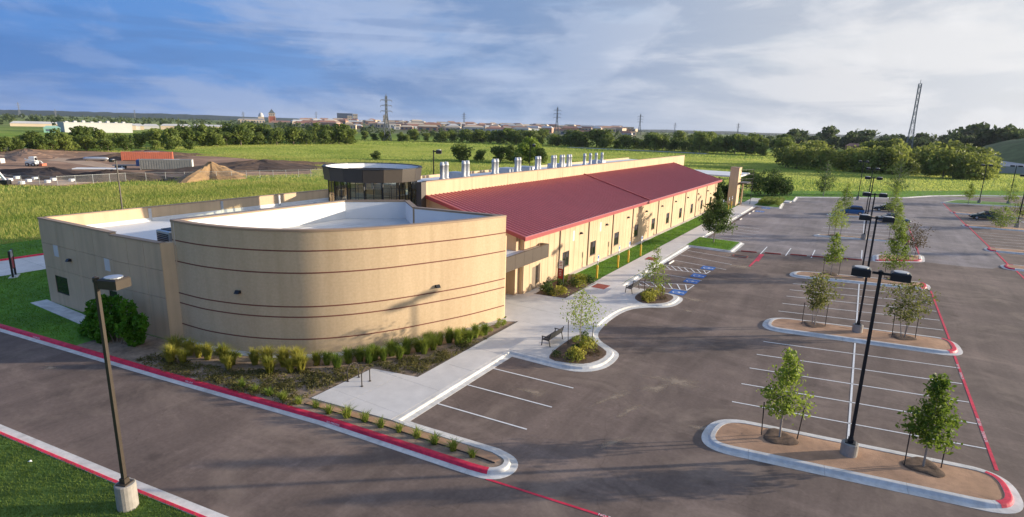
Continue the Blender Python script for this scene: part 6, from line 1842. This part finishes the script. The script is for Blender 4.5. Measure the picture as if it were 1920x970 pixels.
# ---------------------------------------------------------------- town, towers and pylons
M_BRICKT = mat('tower_brick', (.34, .10, .055), .9, .1, .3)
M_CREAM = mat('town_cream', (.62, .50, .36), .9, .06, .05)
M_WHITEB = mat('town_white', (.54, .53, .51), .9, .06, .05)
M_PINK = mat('town_brick', (.46, .27, .19), .9, .08, .05)
M_REDR = mat('town_red_roof', (.33, .165, .12), .8, .1, .05)
M_GREYR = mat('town_grey_roof', (.30, .29, .29), .8, .1, .05)
M_OFFICE = mat('office_glass', (.07, .10, .15), .3, spec=.6)
def town_box(name, label, cat, c, L_, W_, H, rz, wall, roof, group=None, gable=True, nwin=4, storeys=1):
    t = thing(name, label, cat, (c[0], c[1], -.05), rz, group)
    w_ = obj('wall', MB().box(-L_ / 2, L_ / 2, -W_ / 2, W_ / 2, 0, H), wall, t)
    if gable:
        h = min(W_, L_) * .18 + .5
        obj('roof', MB().add([(-L_ / 2 - .4, -W_ / 2 - .4, H), (L_ / 2 + .4, -W_ / 2 - .4, H), (L_ / 2 + .4, W_ / 2 + .4, H), (-L_ / 2 - .4, W_ / 2 + .4, H), (-L_ / 2 + W_ * .3, 0, H + h), (L_ / 2 - W_ * .3, 0, H + h)],
                             [(0, 1, 5, 4), (2, 3, 4, 5), (1, 2, 5), (3, 0, 4), (3, 2, 1, 0)]), roof, t)
    else:
        obj('roof', MB().box(-L_ / 2 - .2, L_ / 2 + .2, -W_ / 2 - .2, W_ / 2 + .2, H, H + .5), roof, t)
    for f_ in range(storeys):
        for i in range(nwin):
            x_ = -L_ / 2 + L_ * (i + .5) / nwin; z = H * (f_ + .5) / storeys; ww = L_ / nwin * .25; hh = H / storeys * .22
            obj('window', MB().box(x_ - ww, x_ + ww, -W_ / 2 - .08, -W_ / 2 + .02, z - hh, z + hh), M_OFFICE, t)
    return t
az = lambda p: math.atan2(p[1], p[0]) - math.pi / 2
SLOT = 0
# red-brick tower with pale belfry and pointed roof
p = (-1738.07, 1265.55)
H = 24.9
t = thing('clock_tower', 'tall red brick tower with pale belfry and pointed grey roof over the town', 'tower', (*p, 0), az(p))
s_ = 10.5
obj('shaft', MB().box(-s_, s_, -s_, s_, 0, H), M_BRICKT, t)
obj('belfry', MB().box(-s_ * .95, s_ * .95, -s_ * .95, s_ * .95, H, H + 8), M_CREAM, t)
for q in (-1, 0, 1): obj('belfry_opening', MB().box(q * 6 - 1.8, q * 6 + 1.8, -s_ * .95 - .1, -s_ * .95 + .1, H + 1.5, H + 6.5), M_OFFICE, t)
obj('cornice', MB().box(-s_ * 1.1, s_ * 1.1, -s_ * 1.1, s_ * 1.1, H + 8, H + 9.5), M_CREAM, t)
obj('spire', MB().add([(-s_, -s_, H + 9.5), (s_, -s_, H + 9.5), (s_, s_, H + 9.5), (-s_, s_, H + 9.5), (0, 0, H + 24)], [(0, 1, 4), (1, 2, 4), (2, 3, 4), (3, 0, 4)]), mat('slate_roof', (.10, .12, .12), .7), t)
obj('corner_buttress', MB().box(-s_ - 1, -s_ + 2, -s_ - 1, -s_ + 2, 0, H * .9).box(s_ - 2, s_ + 1, -s_ - 1, -s_ + 2, 0, H * .9), M_PINK, t)
p = (-1717.03, 1209.05)
t = thing('dome_building', 'small white domed lantern beside the brick tower', 'building', (*p, 0), az(p))
obj('wall', MB().box(-9, 9, -9, 9, 0, 22), M_CREAM, t); obj('dome', MB().lathe(0, 0, [(8, 22), (8, 26), (6.5, 31), (3, 35), (0, 36)], 16), M_WHITEB, t, True)
for p, L_, W_, H, w_, r_, lab in (((-1640.03, 1279.33), 150, 22, 7, M_PINK, M_REDR, 'long pink brick building beside the clock tower'), ((-1549.18, 1342.59), 90, 22, 9, M_PINK, M_REDR, 'red-roofed brick building between clock tower and dark office block'),
                                 ((-1717.46, 1173.34), 80, 20, 12, M_CREAM, M_GREYR, 'cream flat building on the other side of the clock tower')):
    town_box('town_hall', lab, 'building', p, L_, W_, H, az(p), w_, r_, None, True, 9)
p = (-1698.26, 1551.10)
town_box('office_block', 'dark glass office block above the town roofs', 'building', p, 56, 34, 44, az(p), M_OFFICE, M_GREYR, None, False, 8, 5)
for p, h in (((-1650.07, 1529.63), 35), ((-1636.10, 1544.56), 42), ((-1524.46, 1586.19), 40)):
    town_box('stone_tower', 'pale stone tower block beside the office block' if h != 40 else 'pale stone tower in front of the large pylon', 'tower', p, 17, 17, h, az(p), M_CREAM, M_GREYR, 'pale stone towers', h != 42, 3, 4)
t = town_box('warehouse', 'long white warehouse with rooftop humps behind the hedgerow', 'warehouse', (-538.99, 227.41), 46, 20, 7.2, az((-538.99, 227.41)) + R(14), M_WHITEB, M_WHITEB, None, False, 0)
for i in range(8): obj('rooftop_hump', MB().bbox(-21.5 + i * 5.5, -19.5 + i * 5.5, -8, -5, 7.7, 8.5 + (i % 3) * .4, .3), M_WHITEB, t)
town_box('green_shed', 'small pale green shed in front of the warehouse', 'shed', (-525.86, 192.54), 10, 6, 3.4, az((-525.86, 192.54)), mat('pale_green', (.22, .42, .33), .8), mat('pale_green_roof', (.30, .50, .40), .8), None, True, 2)
town_box('long_low_barn', 'very long low pale barn beyond the warehouse', 'barn', (-752.13, 272.59), 62, 10, 3.0, az((-752.13, 272.59)), M_CREAM, M_WHITEB, None, True, 0)
TB = [((-634.85, 294.90), 16, 4.5), ((-636.97, 302.16), 12, 4), ((-648.57, 312.66), 10, 4), ((-679.48, 340.44), 16, 3.5), ((-669.18, 360.28), 26, 4), ((-683.55, 375.71), 20, 4), ((-701.72, 424.25), 34, 3.6), ((-742.08, 434.64), 18, 4)]
for q, (p, L_, H) in enumerate(TB):
    town_box('farm_building', 'low pale farm building behind the hedgerow', 'building', p, L_, 9, H, az(p), (M_CREAM, M_WHITEB)[q % 2], M_WHITEB, 'low farm buildings behind the hedgerow', True, 0)
# gentle rise the town stands on
def rise_z(D):
    t_ = (D - 1650) / 850
    return -1 + 13.5 * max(0, 1 - t_ * t_) ** 1.2
rp_ = [((-1383.86, 898.57), .5), ((-1320.38, 989.49), 8), ((-1255.56, 1070.54), 13.5), ((-1058.96, 1265.35), 13.5), ((-820.38, 1431.60), 13.5), ((-625.37, 1526.90), 13.5), ((-519.84, 1565.97), 7), ((-389.47, 1603.38), .5)]
ridge('town_rise', [(p[0], p[1], z) for p, z in rp_], 850, M_HILLG, 16, .0)
# the town roofs: pale houses strung along the horizon
T0, T1 = (-0.78, 0.62), (-0.34, 0.94)
b0, b1 = math.atan2(T0[1], T0[0]), math.atan2(T1[1], T1[0])
rs_ = random.Random(91)
for i in range(230):
    f_ = rs_.random(); D = rs_.uniform(950, 1650); a = b0 + (b1 - b0) * f_
    p = (D * math.cos(a), D * math.sin(a))
    town_box('town_house', 'small pale town building among the roofs on the horizon', 'building', p, rs_.uniform(12, 34), rs_.uniform(10, 16), rs_.uniform(4.5, 9), az(p) + rs_.uniform(-.5, .5),
             rs_.choice((M_CREAM, M_WHITEB, M_PINK, M_CREAM)), rs_.choice((M_REDR, M_WHITEB, M_PINK, M_CREAM)), 'pale town buildings on the horizon', rs_.random() < .7, 3).location.z = rise_z(D) - .4
for p, L_, H, lab in (((-537.33, 1400.46), 30, 12, 'flat-topped cream building standing alone right of the town'), ((-513.65, 1139.59), 46, 5, 'long white shed in front of the town roofs'), ((-603.09, 1037.44), 60, 5, 'long white hall in front of the town roofs')):
    town_box('large_hall', lab, 'building', p, L_, 20, H, az(p), M_CREAM if H > 6 else M_WHITEB, M_WHITEB, None, False, 6)
town_box('red_barn', 'dark red barn at the edge of the wood', 'barn', (-10.50, 544.90), 12, 9, 6, az((-10.50, 544.90)), M_REDR, M_REDR, None, True, 2)

M_PYLON = mat('pylon_steel', (.20, .21, .22), .6, metal=.3)
def pylon(label, c, H, thick, group='power pylons on the horizon', arms=3, z0=0, base=.095, top=.018):
    t = thing('power_pylon', label, 'pylon', (*c, z0), math.atan2(c[1], c[0]) - math.pi / 2 + R(12), group)
    mb = MB(); wb, wt = H * base, H * top
    lv = [0, .16, .31, .45, .57, .67, .76, .84, .92, 1.0]
    def w_(f_): return wb + (wt - wb) * min(1, f_ / .62) ** .8 if f_ < .62 else wt
    for a, b in zip(lv[:-1], lv[1:]):
        ca = [(sx * w_(a), sy * w_(a), a * H) for sx, sy in ((-1, -1), (1, -1), (1, 1), (-1, 1))]
        cb_ = [(sx * w_(b), sy * w_(b), b * H) for sx, sy in ((-1, -1), (1, -1), (1, 1), (-1, 1))]
        for i in range(4):
            mb.beam(ca[i], cb_[i], thick)
            mb.beam(ca[i], cb_[(i + 1) % 4], thick * .6); mb.beam(ca[(i + 1) % 4], cb_[i], thick * .6)
            mb.beam(cb_[i], cb_[(i + 1) % 4], thick * .6)
    obj('lattice_body', mb, M_PYLON, t)
    for k_ in range(arms):
        z = H * (.66 + .12 * k_); l_ = H * .13
        for s_ in (-1, 1):
            obj('cross_arm', MB().beam((0, 0, z), (s_ * l_, 0, z + H * .008), thick).beam((0, 0, z + H * .035), (s_ * l_, 0, z + H * .008), thick * .7), M_PYLON, t)
            obj('insulator', MB().tube((s_ * l_, 0, z), (s_ * l_, 0, z - H * .03), thick * .5, n=6), M_PYLON, t)
    obj('peak', MB().beam((0, 0, H), (0, 0, H * 1.05), thick), M_PYLON, t)
    return t
pylon('tall lattice power pylon with three pairs of arms before the town', (-325.11, 339.42), 34.3, .34)
for p, H, lab in (((-412.51, 799.89), 43.7, 'slim power pylon standing over the middle of the town'), ((-397.23, 1132.35), 44.1, 'smaller power pylon right of the town roofs'),
                  ((-1247.83, 832.41), 29.2, 'distant power pylon left of the brick tower'), ((-1612.09, 1345.79), 43.2, 'distant power pylon between brick tower and office block'),
                  ((-2154.96, 803.83), 26.1, 'faint distant power pylon over the warehouse'), ((-2074.32, 993.57), 32.4, 'faint distant power pylon past the warehouse'), ((-2278.17, 754.95), 44.0, 'faint distant power pylon at the left end of the ridge'),
                  ((-553.82, 1921.79), 39.5, 'faint small power pylon over the tree line'), ((-418.95, 2261.52), 46.9, 'faint tiny power pylon beyond the tree line'), ((-1126.50, 1530.03), 51.8, 'thin mast over the town roofs')):
    pylon(lab, p, H - 0, .34 if H < 45 else .55)
pylon('tall lattice mast without arms rising behind the grove', (20.73, 429.50), 45.4, .22, 'lattice mast', 0, 0, .045, .016)

# ---------------------------------------------------------------- litter on the lawns
tag(obj('paper_scrap', MB().add([(0, 0, .16), (.15, .02, .18), (.17, .11, .16), (.03, .12, .19), (.08, .06, .21)], [(0, 1, 4), (1, 2, 4), (2, 3, 4), (3, 0, 4)]), M_SIGNW, None, False, (-27.37, 7.46) + (0,)), 'crumpled white paper scrap on the near lawn', 'litter')

# ---------------------------------------------------------------- the air
hz = bpy.data.materials.new('haze'); hz.use_nodes = True
t_ = hz.node_tree; t_.nodes.remove(t_.nodes['Principled BSDF'])
pv = t_.nodes.new('ShaderNodeVolumePrincipled')
pv.inputs['Color'].default_value = (.80, .88, 1.0, 1); pv.inputs['Density'].default_value = 4e-5; pv.inputs['Anisotropy'].default_value = .2
t_.links.new(pv.outputs[0], t_.nodes['Material Output'].inputs['Volume'])
stuff(obj('haze', MB().box(-9300, 9200, -9100, 9300, -3, 110), hz), 'thin blue haze over the far fields and town', 'haze')
